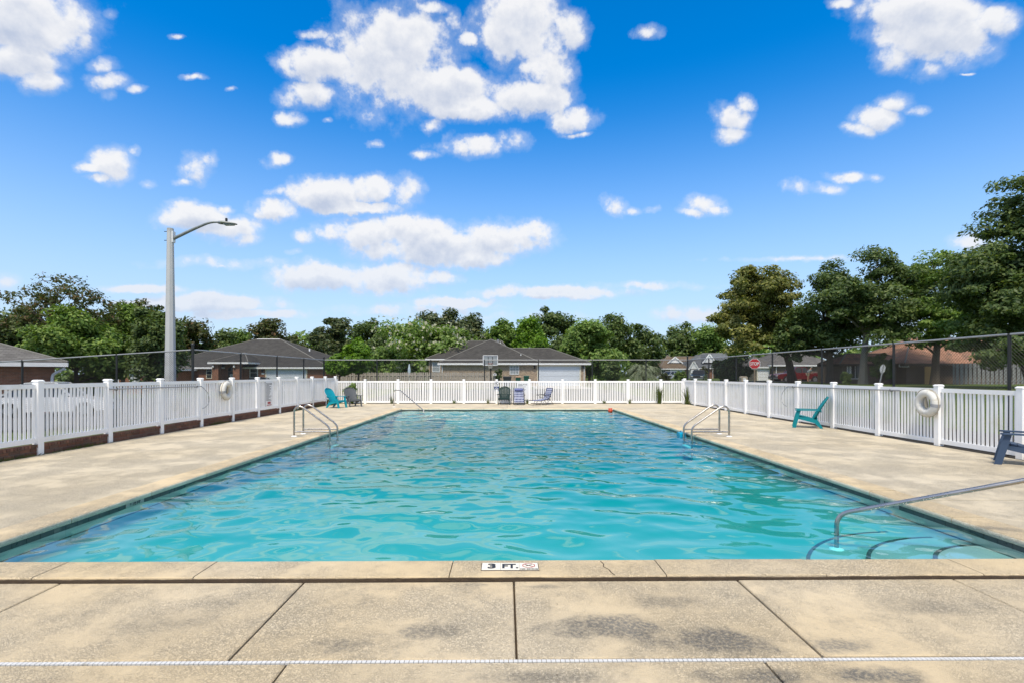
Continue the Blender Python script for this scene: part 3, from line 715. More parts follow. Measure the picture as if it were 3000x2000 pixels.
# ------------------------------------------------------------------ depth markers
def deck_marker():
    Y0 = 4.162
    t = thing('depth_marker', 'ivory tile marker reading 3 FT. NO DIVING on the near coping', 'depth marker', (-.0, Y0, ZC+.001))
    # the tiles read from the deck side
    xs = [(-.20, -.047), (-.045, .107), (.109, .262)]
    for a, b in xs:
        m = MB(); m.box(a, b, -.075, .077, -.01, .0035); m.build('tile', M_marktile, t)
    m = MB(); m.box(-.206, .268, -.081, .083, -.012, .0012); m.build('grout', M_soil, t)
    text_mesh('3', .135, M_ink, t, (-.118, 0, .0045), (0,0,0), bold=.006, sx_=1.1)
    text_mesh('FT.', .125, M_ink, t, (.032, 0, .0045), (0,0,0), bold=.005, sx_=.85)
    text_mesh('NO DIVING', .030, M_ink, t, (.186, -.060, .0045), (0,0,0), bold=.0012, sx_=.92)
    m = MB(); ring = [(.186+.056*math.cos(R(22.5+45*i)), .018+.050*math.sin(R(22.5+45*i)), .005) for i in range(8)]
    inn = [(.186+.048*math.cos(R(22.5+45*i)), .018+.042*math.sin(R(22.5+45*i)), .005) for i in range(8)]
    for i in range(8): m.add([ring[i], ring[(i+1) % 8], inn[(i+1) % 8], inn[i]], [(0,1,2,3)])
    m.bar((.145, .050, .005), (.227, -.014, .005), .006, .001); m.build('no_diving_octagon', M_redprint, t)
    m = MB(); m.bar((.162, .005, .0055), (.212, .036, .0055), .005, .001); m.bar((.160, .032, .0055), (.205, .006, .0055), .005, .001); m.build('diver_figure', M_ink, t)
deck_marker()
def wall_marker(label, X, Y, txt, side):
    t = thing('depth_marker', label, 'depth marker', (X+side*.0095, Y, -.075), R(90)*side)
    m = MB(); m.box(-.16, .16, -.003, .003, -.02, .036); m.build('tile', pmat('marker_tile_grey', (.33,.33,.30), .4), t)
    text_mesh(txt, .055, M_ink, t, (0, -.0045, .008), (R(90), 0, 0), bold=.002)
wall_marker('grey tile depth marker 3 1/2 FT on the near left pool wall', WX0, 6.6, '3 1/2 FT', 1)
wall_marker('grey tile depth marker 3 1/2 FT on right wall behind the near handrail', WX1, 6.55, '3 1/2 FT', -1)
wall_marker('small depth marker 5 FT on left pool wall below the ladder', WX0, 13.5, '5 FT', 1)
wall_marker('small depth marker 5 FT on right pool wall below the ladder', WX1, 13.5, '5 FT', -1)

# ------------------------------------------------------------------ ladders and handrails
def ladder(label, X_deck, X_water, ynear):
    t = thing('pool_ladder', label, 'ladder', (X_deck, ynear, 0))
    w = X_water-X_deck; s = 1 if w > 0 else -1
    for i in range(2):
        y = .6*i; m = MB()
        path = fillet([(0,y,-.02),(0,y,.70),(s*.10,y,.80),(s*.22,y,.765),(w-s*.08,y,.30),(w,y,.20),(w,y,-.7)], .12, 6)
        m.tube(path, .0245, 12); rail = m.build('rail', M_steel, t, smooth=True)
        m = MB(); m.tube([(0,y,.125),(w,y,.125)], .021, 10); m.build('crossbar', M_steel, rail, smooth=True)
        m = MB(); m.lathe([(.075,0),(.07,.008),(.045,.014),(.03,.022)], (0,y,.002), 16); m.build('base_plate', M_white, rail, smooth=True)
    for z in (-.30, -.52):
        m = MB(); m.box(w-.05, w+.05, .02, .58, z-.015, z+.015); m.build('tread', M_white, t)
ladder('stainless pool ladder rails on the left pool edge', -5.53, -4.60, 13.17)
ladder('stainless pool ladder rails on the right pool edge', 5.80, 4.83, 13.14)
def handrail(label, pts, base, r=.024):
    t = thing('handrail', label, 'handrail', base); b = Vector(base)
    m = MB(); m.tube([p-b for p in fillet(pts, .14, 7)], r, 14); m.build('rail', M_steel, t, smooth=True)
    for p in (pts[0], pts[-1]):
        q = Vector(p)-b; m = MB(); m.lathe([(.075,0),(.07,.008),(.045,.014),(.03,.022)], q, 18); m.build('base_plate', M_white, t, smooth=True)
handrail('stainless handrail rising from the near corner steps at right', [(3.76,5.75,-.37),(3.76,5.75,.03),(5.28,4.69,.72),(5.55,4.50,.72),(5.55,4.50,.0)], (5.55,4.50,0))
handrail('thin stainless handrail by the far left corner steps', [(-3.70,22.75,-.37),(-3.70,22.75,-.02),(-5.25,25.0,.83),(-5.60,25.15,.83),(-5.60,25.2,.0)], (-5.6,25.2,0), .022)

# ------------------------------------------------------------------ life rings and rescue poles
M_ring = pmat('life_ring_canvas', (0.66, 0.65, 0.60), 0.8, var=.1, scale=9, bstr=.4, dirt=(.42,.38,.28))
M_rope = pmat('weathered_rope', (0.40, 0.34, 0.24), 0.95, var=.3, scale=30)
M_band = pmat('grey_ring_band', (0.30, 0.31, 0.33), 0.7)
def life_ring(label, loc, side):
    t = thing('life_ring', label, 'life ring', loc)      # ring plane is the local YZ plane
    m = MB(); RR, r = .225, .088
    pts = [(0, RR*math.cos(2*math.pi*i/40), RR*math.sin(2*math.pi*i/40)) for i in range(40)]
    m.tube(pts, r, 14, closed=True); m.build('ring', M_ring, t, smooth=True)
    for a in (100, 190, 262, 345):
        m = MB(); arc = [(0, RR*math.cos(R(a+d)), RR*math.sin(R(a+d))) for d in (-8, 0, 8)]
        m.tube(arc, r+.004, 14, caps=False); m.build('band', M_band if a in (190,) else M_ring, t, smooth=True)
    m = MB(); rope = []
    for i in range(49):
        a = 2*math.pi*i/48; rr = RR+r+.004+.02*abs(math.sin(2*a)); rope.append((side*.01, rr*math.cos(a), rr*math.sin(a)))
    m.tube(rope, .006, 6); m.tube([(side*.02, .02, .14), (side*.03, .0, .03), (side*.03, -.02, -.1)], [.01,.03,.035], 8)
    m.tube([(side*-.02, 0, .30), (side*-.05, 0, .33)], .008, 6); m.build('rope', M_rope, t, smooth=True)
life_ring('large white life ring hanging on the right fence post', (RX-.165, 11.62, .96), -1)
life_ring('white life ring with grey band hanging on the left fence', (LX+.12, 16.85, 1.08), 1)
def rescue_pole(label, X, y0, y1, z0, z1, side, hook_at):
    t = thing('rescue_pole', label, 'rescue pole', (X, y0, z0))
    m = MB(); m.tube([(0,0,0),(0,y1-y0,z1-z0)], .016, 8); m.build('pole', M_galv, t, smooth=True)
    s = 1 if hook_at == 1 else -1; y = (y1-y0) if hook_at == 1 else 0; z = (z1-z0) if hook_at == 1 else 0
    m = MB(); m.tube(fillet([(0,y,z),(0,y+s*.12,z-.06),(0,y+s*.38,z-.25),(0,y+s*.42,z-.52),(0,y+s*.2,z-.66),(0,y+s*.06,z-.68)], .2, 6), .008, 6); m.build('hook', M_galv, t, smooth=True)
    for f in (.06, .93):
        m = MB(); yy_ = (y1-y0)*f; zz = (z1-z0)*f; m.tube([(-side*.06,yy_,zz-.02),(side*.02,yy_,zz-.04),(side*.03,yy_,zz+.03)], .007, 6); m.build('bracket', M_black, t)
rescue_pole('grey rescue pole with hook hung along the left fence', LX+.10, 11.9, 15.5, 1.27, 1.25, 1, 1)
rescue_pole('pale rescue pole hung along the right fence behind turquoise chair', RX-.10, 12.5, 17.5, 1.22, 1.19, -1, 1)

# ------------------------------------------------------------------ signs on the fences
M_signw = pmat('sign_white', (.74,.75,.76), .4, var=.04)
M_navy = pmat('sign_navy', (.02,.045,.16), .45)
def rules_sign(label, loc, rz, w, h, lines, red, title):
    t = thing('pool_rules_sign', label, 'sign', loc, rz)
    m = MB(); m.box(-w/2, w/2, -.006, 0, 0, h); m.build('panel', M_signw, t)
    text_mesh(title, .085*w/.6, M_ink, t, (0, -.0075, h*.895), (R(90),0,0), bold=.002)
    m = MB(); r = random.Random(5); z = h*.83
    for i in range(lines):
        ln = r.choice((.9, .86, .82, .45, .5, .62, .74))*w*.88
        m.box(-w*.44, -w*.44+ln, -.0085, -.0065, z, z+.016); z -= h*.65/lines
    m.build('printed_lines', M_ink, t)
    if red:
        m = MB(); m.box(-w*.22, w*.22, -.0085, -.0065, .09, .175); m.box(-w*.34, w*.34, -.0085, -.0065, .03, .06); m.build('red_notice', M_redprint, t)
rules_sign('tall white POOL RULES sign with red notice on the left fence', (LX+.035, 20.05, .36), R(90), .58, .98, 15, True, 'POOL RULES')
rules_sign('white POOL RULES sign on the far fence behind the plaid chair', (.92, BY-.032, .2), 0, .60, .95, 9, False, 'POOL RULES')
t = thing('no_diving_sign', 'small white swimmer sign with navy panel on far fence post', 'sign', (-.53, BY-.068, .80))
m = MB(); m.box(-.135,.135,-.006,0,.15,.44); m.build('panel', M_signw, t)
m = MB(); m.box(-.135,.135,-.006,0,0,.148); m.build('navy_panel', M_navy, t)
m = MB(); m.tube([(.105*math.cos(2*math.pi*i/28), -.010, .30+.105*math.sin(2*math.pi*i/28)) for i in range(28)], .007, 6, closed=True); m.build('circle', M_ink, t)
m = MB(); m.bar((-.075,-.009,.31),(.0,-.009,.30),.03,.004,(0,1,0)); m.bar((0,-.009,.30),(.06,-.009,.23),.03,.004,(0,1,0)); m.bar((-.03,-.009,.31),(.02,-.009,.37),.022,.004,(0,1,0)); m.bar((-.01,-.009,.305),(-.06,-.009,.27),.02,.004,(0,1,0)); m.build('swimmer_figure', M_ink, t)
text_mesh('NO', .05, M_signw, t, (0,-.0085,.105), (R(90),0,0), bold=.001); text_mesh('DIVING', .06, M_signw, t, (0,-.0085,.045), (R(90),0,0), bold=.002)

# ------------------------------------------------------------------ chairs
def resin(name, c): return pmat(name, c, 0.62, var=.10, scale=5, bstr=.05, spec=.3)
C_turq = resin('turquoise_resin', (0.0, 0.26, 0.34)); C_turq2 = resin('teal_resin', (0.0, 0.20, 0.235))
C_grey = resin('slate_resin', (0.085, 0.095, 0.105)); C_green = resin('dark_green_resin', (0.010, 0.030, 0.028)); C_navy = resin('navy_resin', (0.045, 0.075, 0.13))
def adirondack(label, loc, rz, mat, s=1.0):
    """faces local -Y"""
    t = thing('adirondack_chair', label, 'chair', loc, rz, 'resin adirondack chairs on the deck'); t.scale = (s, s, s)
    # back: curved fan of seven slats under one arched top
    def bp(u, v, off=0.0):     # u across -1..1, v up 0..1 -> point on the reclined, slightly dished back
        hw = .235+.075*math.sin(min(v, .75)/.75*math.pi/2)
        if v > .72: hw *= math.sqrt(max(0.0, 1-((v-.72)/.285)**2))*.98+.02
        y = .20+.36*v**1.15+.05*(1-v)*u*u*-1-.045*u*u+off; z = .24+.73*v
        return (u*hw, y, z)
    for k in range(7):
        m = MB(); u0, u1 = -1+2*k/7+.010, -1+2*(k+1)/7-.010; n = 10
        top = 1.0-.02*abs(k-3)
        ring = []
        for i in range(n+1):
            v = i/n*top; ring += [bp(u0, v), bp(u1, v), bp(u1, v, .02), bp(u0, v, .02)]
        fs = [(0,1,2,3), (4*n+3,4*n+2,4*n+1,4*n)]
        for i in range(n):
            a = 4*i; fs += [(a,a+4,a+5,a+1),(a+1,a+5,a+6,a+2),(a+2,a+6,a+7,a+3),(a+3,a+7,a+4,a)]
        m.add(ring, fs); m.build('back_slat', mat, t)
    m = MB(); m.tube([Vector(bp(-1, v/12, .012)) for v in range(13)] + [Vector(bp(1, 1-v/12, .012)) for v in range(13)], .016, 7); m.build('back_rim', mat, t, smooth=True)
    m = MB(); m.box(-.26, .26, .335, .36, .50, .56); m.box(-.25, .25, .235, .26, .27, .33); m.build('back_brace', mat, t)
    # seat slats, sloping down towards the back
    prof = [(-.30, .345), (-.285, .372), (-.21, .378), (-.12, .362), (-.03, .338), (.06, .312), (.15, .285), (.23, .262)]
    for (y0, z0), (y1, z1) in zip(prof[1:], prof[2:]):
        m = MB(); m.hexa([(-.255,y0+.004,z0-.02),(.255,y0+.004,z0-.02),(.255,y1-.004,z1-.02),(-.255,y1-.004,z1-.02)], [(-.255,y0+.004,z0),(.255,y0+.004,z0),(.255,y1-.004,z1),(-.255,y1-.004,z1)]); m.build('seat_slat', mat, t)
    m = MB(); m.hexa([(-.265,-.318,.285),(.265,-.318,.285),(.265,-.288,.285),(-.265,-.288,.285)], [(-.265,-.312,.372),(.265,-.312,.372),(.265,-.285,.372),(-.265,-.285,.372)]); m.build('front_apron', mat, t)
    for s_ in (-1, 1):
        m = MB()      # side rail of the seat running into the rear leg
        m.prism([(-.30,.36),(-.30,.285),(-.05,.225),(.18,.16),(.33,.0),(.385,.0),(.40,.02),(.30,.20),(.24,.27),(.10,.30)], 'x', s_*.257-.016, s_*.257+.016); m.build('rear_leg', mat, t)
        m = MB()      # front leg: slanted, wider at the top
        m.hexa([(s_*.305-.020,-.425,0),(s_*.305+.020,-.425,0),(s_*.305+.020,-.325,0),(s_*.305-.020,-.325,0)], [(s_*.305-.024,-.345,.36),(s_*.305+.024,-.345,.36),(s_*.305+.024,-.235,.36),(s_*.305-.024,-.235,.36)])
        m.hexa([(s_*.305-.0235,-.3449,.3601),(s_*.305+.0235,-.3449,.3601),(s_*.305+.0235,-.2351,.3601),(s_*.305-.0235,-.2351,.3601)], [(s_*.32-.020,-.285,.545),(s_*.32+.020,-.285,.545),(s_*.32+.020,-.195,.545),(s_*.32-.020,-.195,.545)])
        m.build('front_leg', mat, t)
        m = MB()      # paddle arm rest
        pl = [(-.33,.045),(-.345,.10),(-.30,.128),(-.15,.120),(.10,.082),(.34,.058),(.36,.03),(.34,.0),(.0,.0),(-.28,.0)]
        vs_ = [((s_*(.255+w)), y, z) for z in (.545, .572) for y, w in pl]; n = len(pl)
        m.add(vs_, [tuple(range(n))[::-1], tuple(range(n, 2*n))] + [(i,(i+1) % n,(i+1) % n+n,i+n) for i in range(n)]); m.build('armrest', mat, t)
    return t
def place(px, py): 
    Y = F*H/(py-CY); return ((px-CX)*Y/F, Y, 0.0)
adirondack('turquoise adirondack chair in the far left corner facing the pool', place(985, 1193), R(72), C_turq, .98)
adirondack('slate grey adirondack chair in the far left corner by a bush', place(1034, 1189), R(38), C_grey, .98)
adirondack('dark green adirondack chair by the swimmer sign at the far fence', (-.11, 27.22, 0), R(-4), C_green, .98)
adirondack('teal adirondack chair seen from the side by the right fence', (9.20, 15.42, 0), R(-119), C_turq2, .97)
x0, y0_, _ = place(2985, 1345)
adirondack('navy adirondack chair cut off by the right edge of view', (9.33, 9.06, 0), R(-133), C_navy, 1.0)

def plaidmat():
    m, t, out = newmat('blue_plaid_cushion')
    x, y, z = t.sep(t.node('ShaderNodeTexCoord').outputs['UV'])
    def stripes(c, f, wdt):
        fr = t.m('FRACT', t.m('MULTIPLY', c, f)); return t.m('LESS_THAN', fr, wdt)
    c = t.mix(stripes(y, 9, .45), (0.085, 0.11, 0.22), (0.03, 0.042, 0.115))
    c = t.mix(t.m('MULTIPLY', stripes(x, 7, .18), .9), c, (0.60, 0.62, 0.68)); c = t.mix(t.m('MULTIPLY', stripes(y, 13, .16), .9), c, (0.60, 0.62, 0.70))
    princ(t, out, c, 0.9, 0, t.noise(pos(t), 300, 2), .3, .002, spec=.2); return m
M_plaid = plaidmat(); M_pillow = pmat('periwinkle_pillow', (.13,.15,.32), .9, var=.15, scale=10); M_frame = pmat('black_lounger_tube', (.012,.013,.014), .4)
def lounger(label, loc, rz, pillow, mode):
    """padded folding lounge chair, faces local -Y"""
    t = thing('lounge_chair', label, 'lounge chair', loc, rz, 'plaid folding lounge chairs at the far fence')
    if mode == 'up': path = [(-.44,.13),(-.36,.30),(-.24,.37),(-.02,.34),(.12,.30),(.20,.40),(.30,.62),(.40,.88)]
    else: path = [(-.78,.24),(-.55,.24),(-.34,.22),(-.15,.27),(.05,.29),(.16,.28),(.24,.40),(.33,.62),(.43,.88)]
    pts = fillet([(0,y,z) for y, z in path], .1, 4); n = len(pts); m = MB(); w = .26; acc = [0]
    for a, b in zip(pts, pts[1:]): acc.append(acc[-1]+(b-a).length)
    uv = []
    nu = 8
    for i, p in enumerate(pts):
        d = (pts[min(i+1,n-1)]-pts[max(i-1,0)]).normalized(); nr = Vector((0,-d.z,d.y)); 
        for j in range(nu+1):
            u = j/nu*2-1; th = .028*(1-u**4)*(1+.35*math.sin(acc[i]*34)); m.v.append(p+Vector((u*w,0,0))+nr*th); uv.append((u*.5+.5, acc[i]/1.4))
    off = len(m.v)
    for i, p in enumerate(pts):
        for j in range(nu+1): m.v.append(p+Vector((((j/nu*2-1)*w),0,0))-Vector((0,0,.012))); uv.append((j/nu, acc[i]/1.4))
    for i in range(n-1):
        for j in range(nu):
            a = i*(nu+1)+j; m.f += [(a,a+1,a+nu+2,a+nu+1), (off+a,off+a+nu+1,off+a+nu+2,off+a+1)]
    cu = m.build('cushion', M_plaid, t, smooth=True, fix=False); l = cu.data.uv_layers.new(name='UVMap')
    for lp_ in cu.data.loops: l.data[lp_.index].uv = uv[lp_.vertex_index]
    for s_ in (-1, 1):
        x = s_*.285
        m = MB(); m.tube([(x,y,z-.015) for y, z in path], .012, 7); m.build('side_rail', M_frame, t, smooth=True)
        m = MB(); m.tube(fillet([(x,-.10,.26),(x,-.30,.012),(x,.02,.012),(x,.20,.30)], .05), .012, 7); m.build('front_leg', M_frame, t, smooth=True)
        m = MB(); m.tube([(x*1.02,.02,.40),(x*1.02,.22,.30),(x*1.02,.46,.012)], .012, 7); m.build('rear_leg', M_frame, t, smooth=True)
        m = MB(); m.hexa([(x*1.06-.03,-.22,.50),(x*1.06+.03,-.22,.50),(x*1.06+.03,.26,.52),(x*1.06-.03,.26,.52)],[(x*1.06-.03,-.22,.525),(x*1.06+.03,-.22,.525),(x*1.06+.03,.26,.545),(x*1.06-.03,.26,.545)]); m.tube([(x*1.06,-.1,.50),(x*1.04,.02,.36)], .01, 6); m.build('armrest', M_frame, t)
    ft = path[0]; m = MB(); m.tube(fillet([(-.285,ft[0],ft[1]-.015),(-.27,ft[0]-.02,.012),(.27,ft[0]-.02,.012),(.285,ft[0],ft[1]-.015)], .06), .012, 7)
    m.tube([(-.285,.46,.03),(.285,.46,.03)], .010, 6); m.tube([(-.27,path[-1][0],path[-1][1]),(.27,path[-1][0],path[-1][1])], .011, 6); m.build('cross_tube', M_frame, t, smooth=True)
    if pillow:
        m = MB(); c = Vector((0,.31,.775)); m.tube([c+Vector((x,0,0)) for x in (-.215,-.20,-.12,0,.12,.20,.215)], [.01,.05,.066,.07,.066,.05,.01], 12); m.build('head_pillow', M_pillow, t, smooth=True)
    return t
lounger('blue plaid lounge chair with head pillow facing the pool', (.68, 27.1, 0), 0, True, 'up')
lounger('blue plaid chaise turned left with its footrest out', (1.98, 27.0, 0), R(-58), False, 'long')

# ------------------------------------------------------------------ floats in the pool
M_orange = pmat('orange_float_plastic', (.62,.07,.02), .35, var=.1); M_aqua = pmat('aqua_plastic', (.0,.30,.48), .35, var=.1)
m = MB(); bm = bmesh.new(); bmesh.ops.create_uvsphere(bm, u_segments=20, v_segments=12, radius=.11)
m.v = [tuple(v.co) for v in bm.verts]; m.f = [tuple(v.index for v in f.verts) for f in bm.faces]; bm.free()
o = thing('float_ball', 'orange float ball in the far right pool corner', 'float', (4.72, 22.9, -.03)); m.build('ball', M_orange, o, smooth=True)
m = MB(); m.tube([(.09*math.cos(2*math.pi*i/16), .09*math.sin(2*math.pi*i/16), .105) for i in range(16)], .012, 6, closed=True); m.build('eyelet', M_orange, o, smooth=True)
o = thing('float_block', 'aqua float block against the right pool wall by the ladder', 'float', (4.83, 13.95, -.10))
m = MB(); m.prism([(-.11,-.03),(.11,-.03),(.13,0),(.12,.09),(.08,.12),(-.08,.12),(-.12,.09),(-.13,0)], 'x', -.08, .08); m.build('body', M_aqua, o)
m = MB(); m.tube(fillet([(0,-.07,.12),(0,-.05,.16),(0,.05,.16),(0,.07,.12)], .03), .01, 6); m.build('handle', M_aqua, o)

# ------------------------------------------------------------------ street lamp
LYd = 20.0; lx = xat(499, LYd); g0 = G(lx, LYd)
lamp = thing('street_lamp', 'tall concrete street lamp pole with curved arm at left', 'street lamp', (lx, LYd, g0))
m = MB(); zt_ = ztop(670, LYd)-g0; prof = []
def octo(w, z): c = w*.28; h_ = w/2; return [(-h_+c,-h_,z),(h_-c,-h_,z),(h_,-h_+c,z),(h_,h_-c,z),(h_-c,h_,z),(-h_+c,h_,z),(-h_,h_-c,z),(-h_,-h_+c,z)]
rings = [octo(.40-.185*f, zt_*f) for f in (0, .25, .5, .75, 1)]
m.v = [p for r_ in rings for p in r_]; m.f = [tuple(range(8))[::-1], tuple(32+i for i in range(8))] + [(8*j+i, 8*j+(i+1) % 8, 8*j+8+(i+1) % 8, 8*j+8+i) for j in range(4) for i in range(8)]
pole = m.build('pole', M_conc_pole, lamp)
m = MB()
for zz in (zt_-.12, zt_-.47): m.tube([(-.24,0,zz),(-.1,0,zz)], .014, 6)
m.build('step_bolt', M_black, pole)
m = MB(); m.box(.108,.15,-.09,.09,zt_-.56,zt_-.12); m.build('bracket', M_trim, lamp)
M_alum = pmat('aged_aluminium', (.26,.28,.28), .5, .5, var=.3, scale=6, dirt=(.20,.24,.08))
arm = fillet([(.13,0,zt_-.40),(.9,0,zt_-.03),(1.55,0,ztop(652,LYd)-g0),(1.95,0,ztop(651,LYd)-g0)], .5, 8)
m = MB(); m.tube(arm, [.062-.026*i/(len(arm)-1) for i in range(len(arm))], 10); m.build('arm', M_alum, lamp, smooth=True)
hz = ztop(653, LYd)-g0
m = MB(); secs = [(1.88,.05,.05,0),(1.95,.10,.075,-.005),(2.15,.15,.085,-.02),(2.4,.15,.055,-.045),(2.58,.11,.03,-.055),(2.64,.05,.012,-.058)]
for x, hw, hh, dz_ in secs: m.v += [(x, hw*math.cos(2*math.pi*k/12), hz+dz_+hh*math.sin(2*math.pi*k/12)*(1 if math.sin(2*math.pi*k/12) > 0 else .7)) for k in range(12)]
for i in range(len(secs)-1): m.f += [(i*12+k, i*12+(k+1) % 12, (i+1)*12+(k+1) % 12, (i+1)*12+k) for k in range(12)]
m.f += [tuple(range(12))[::-1], tuple(60+k for k in range(12))]
head = m.build('lamp_head', M_alum, lamp, smooth=True)
m = MB(); m.prism([(2.15,-.11),(2.5,-.09),(2.56,0),(2.5,.09),(2.15,.11)], 'z', hz-.10, hz-.075); m.build('lens', M_curtain, head)
m = MB(); m.lathe([(.04,0),(.045,.02),(.045,.10),(.03,.12)], (2.22,0,hz+.06), 10); m.build('photocell', M_black, head)

# ------------------------------------------------------------------ basketball hoop
by = 47.0; bx_ = xat(1437, by); gz = G(bx_, by)
hoop = thing('basketball_hoop', 'basketball hoop with weathered clear backboard beyond the back fence', 'basketball hoop', (bx_, by, gz))
zb0, zb1 = ztop(1069, by)-gz, ztop(1041, by)-gz; hwd = (1460-1418)*by/F/2
M_board = pmat('scuffed_backboard', (.26,.29,.30), .35, var=.2, scale=3)
m = MB(); m.box(-hwd, hwd, -.30, -.27, zb0, zb1); bb = m.build('backboard', M_board, hoop)
m = MB()
for (a, b) in (((-hwd,zb0),(hwd,zb0)),((hwd,zb0),(hwd,zb1)),((hwd,zb1),(-hwd,zb1)),((-hwd,zb1),(-hwd,zb0))): m.bar((a[0],-.31,a[1]),(b[0],-.31,b[1]), .06, .06, (0,1,0))
m.build('board_frame', M_trim, bb)
m = MB()
for (a, b) in (((-.2,zb0+.12),(.2,zb0+.12)),((.2,zb0+.12),(.2,zb0+.8)),((-.2,zb0+.12),(-.2,zb0+.8))): m.bar((a[0],-.32,a[1]),(b[0],-.32,b[1]), .05, .02, (0,1,0))
m.build('target_lines', M_ink, bb)
m = MB(); m.tube([(.23*math.cos(2*math.pi*i/20), -.56+.23*math.sin(2*math.pi*i/20), zb0+.14) for i in range(20)], .012, 6, closed=True); m.build('rim', M_orange, hoop)
m = MB()
for i in range(12):
    a = 2*math.pi*i/12
    for sg in (1, -1): m.tube([(.23*math.cos(a), -.56+.23*math.sin(a), zb0+.13), (.15*math.cos(a+sg*.5), -.56+.15*math.sin(a+sg*.5), zb0-.28)], .006, 4)
m.build('net', M_ring, hoop)
m = MB(); m.tube(fillet([(0.02,.35,0),(0.02,.35,zb0-.3),(0,-.27,zb0+.35)], .4), .06, 8); m.build('pole', M_black, hoop, smooth=True)

# ------------------------------------------------------------------ houses
def hip(root, x0, x1, y0, y1, z, rise, mat, trim, oh=.35, ridge=None, name='roof', fascia=.2, gable=''):
    """hip roof over a wall box; ridge = (xa, xb, yr) overrides; returns the roof part"""
    X0, X1, Y0, Y1 = x0-oh, x1+oh, y0-oh, y1+oh
    if ridge: xa, xb, yr = ridge
    else:
        run = min((Y1-Y0)/2, (X1-X0)/2); xa, xb, yr = X0+run, X1-run, (Y0+Y1)/2
    th = .03
    m = MB(); m.add([(X0,Y0,z),(X1,Y0,z),(X1,Y1,z),(X0,Y1,z),(xa,yr,z+rise),(xb,yr,z+rise),(X0,Y0,z-th),(X1,Y0,z-th),(X1,Y1,z-th),(X0,Y1,z-th)],
        [(0,1,5,4),(1,2,5),(2,3,4,5),(3,0,4),(0,6,7,1),(1,7,8,2),(2,8,9,3),(3,9,6,0),(6,9,8,7)])
    rf = m.build(name, mat, root)
    m = MB(); e = .012
    for a, b in (((X0,Y0),(X1,Y0)),((X1,Y0),(X1,Y1)),((X1,Y1),(X0,Y1)),((X0,Y1),(X0,Y0))):
        m.bar((a[0],a[1],z-th-fascia/2-.002),(b[0],b[1],z-th-fascia/2-.002), .04, fascia)
    m.add([(X0+.01,Y0+.01,z-th-fascia+.03),(X1-.01,Y0+.01,z-th-fascia+.03),(X1-.01,Y1-.01,z-th-fascia+.03),(X0+.01,Y1-.01,z-th-fascia+.03)], [(3,2,1,0)])
    m.build('fascia', trim, rf, fix=False)
    # ridge and hip caps
    m = MB()
    for a, b in (((X0,Y0,z),(xa,yr,z+rise)),((X1,Y0,z),(xb,yr,z+rise)),((X1,Y1,z),(xb,yr,z+rise)),((X0,Y1,z),(xa,yr,z+rise)),((xa,yr,z+rise),(xb,yr,z+rise))):
        if (Vector(a)-Vector(b)).length > .05: m.tube([Vector(a)+Vector((0,0,.012)), Vector(b)+Vector((0,0,.012))], .06, 5)
    m.build('ridge_cap', M_ridge, rf)
    return rf
M_ridge = pmat('ridge_cap_shingle', (.17,.165,.15), .95, var=.2, scale=3)
def wallbox(root, x0, x1, y0, y1, z0, z1, mat, name='wall'):
    m = MB(); m.box(x0, x1, y0, y1, z0, z1); return m.build(name, mat, root)
def window(root, xc, z0, w, h, yf, trim=None, glass=None, grid=(2, 3), name='window'):
    """in a wall whose outer face is at y = yf, facing -Y"""
    trim = trim or M_trim; m = MB(); f = .07
    m.box(xc-w/2-f, xc+w/2+f, yf-.05, yf+.02, z0-f, z0); m.box(xc-w/2-f, xc+w/2+f, yf-.05, yf+.02, z0+h, z0+h+f)
    m.box(xc-w/2-f, xc-w/2, yf-.05, yf+.02, z0, z0+h); m.box(xc+w/2, xc+w/2+f, yf-.05, yf+.02, z0, z0+h)
    for i in range(1, grid[0]): m.box(xc-w/2+w*i/grid[0]-.018, xc-w/2+w*i/grid[0]+.018, yf-.035, yf-.012, z0, z0+h)
    for i in range(1, grid[1]): m.box(xc-w/2, xc+w/2, yf-.036, yf-.013, z0+h*i/grid[1]-.018, z0+h*i/grid[1]+.018)
    o = m.build(name, trim, root)
    m = MB(); m.box(xc-w/2, xc+w/2, yf-.011, yf+.01, z0, z0+h); m.build('pane', glass or M_glass, o); return o
def garage(root, x0, x1, z0, z1, yf, mat=None, trim=None):
    m = MB(); f = .14
    m.box(x0-f, x0, yf-.06, yf+.02, z0, z1+f); m.box(x1, x1+f, yf-.06, yf+.02, z0, z1+f); m.box(x0, x1, yf-.06, yf+.02, z1, z1+f)
    g = m.build('garage_door', trim or M_cream, root); n = 4; hh = (z1-z0)/n
    for i in range(n):
        m = MB(); m.box(x0, x1, yf-.035, yf+.01, z0+hh*i+.008, z0+hh*(i+1)-.008)
        k = 8; w = (x1-x0)/k
        for j in range(k): m.box(x0+w*j+.08, x0+w*(j+1)-.08, yf-.047, yf-.034, z0+hh*i+.09, z0+hh*(i+1)-.09)
        m.build('door_panel', mat or M_garage, g)
    return g
def downspout(root, x, y, z0, z1, mat=None):
    m = MB(); m.tube([(x, y, z1), (x, y, z0)], .05, 6); m.build('downspout', mat or M_trim, root)
def vent(root, p, h=.35, r=.06, mat=None):
    m = MB(); m.tube([p, (p[0], p[1], p[2]+h)], r, 8); m.build('vent_pipe', mat or M_trim, root)

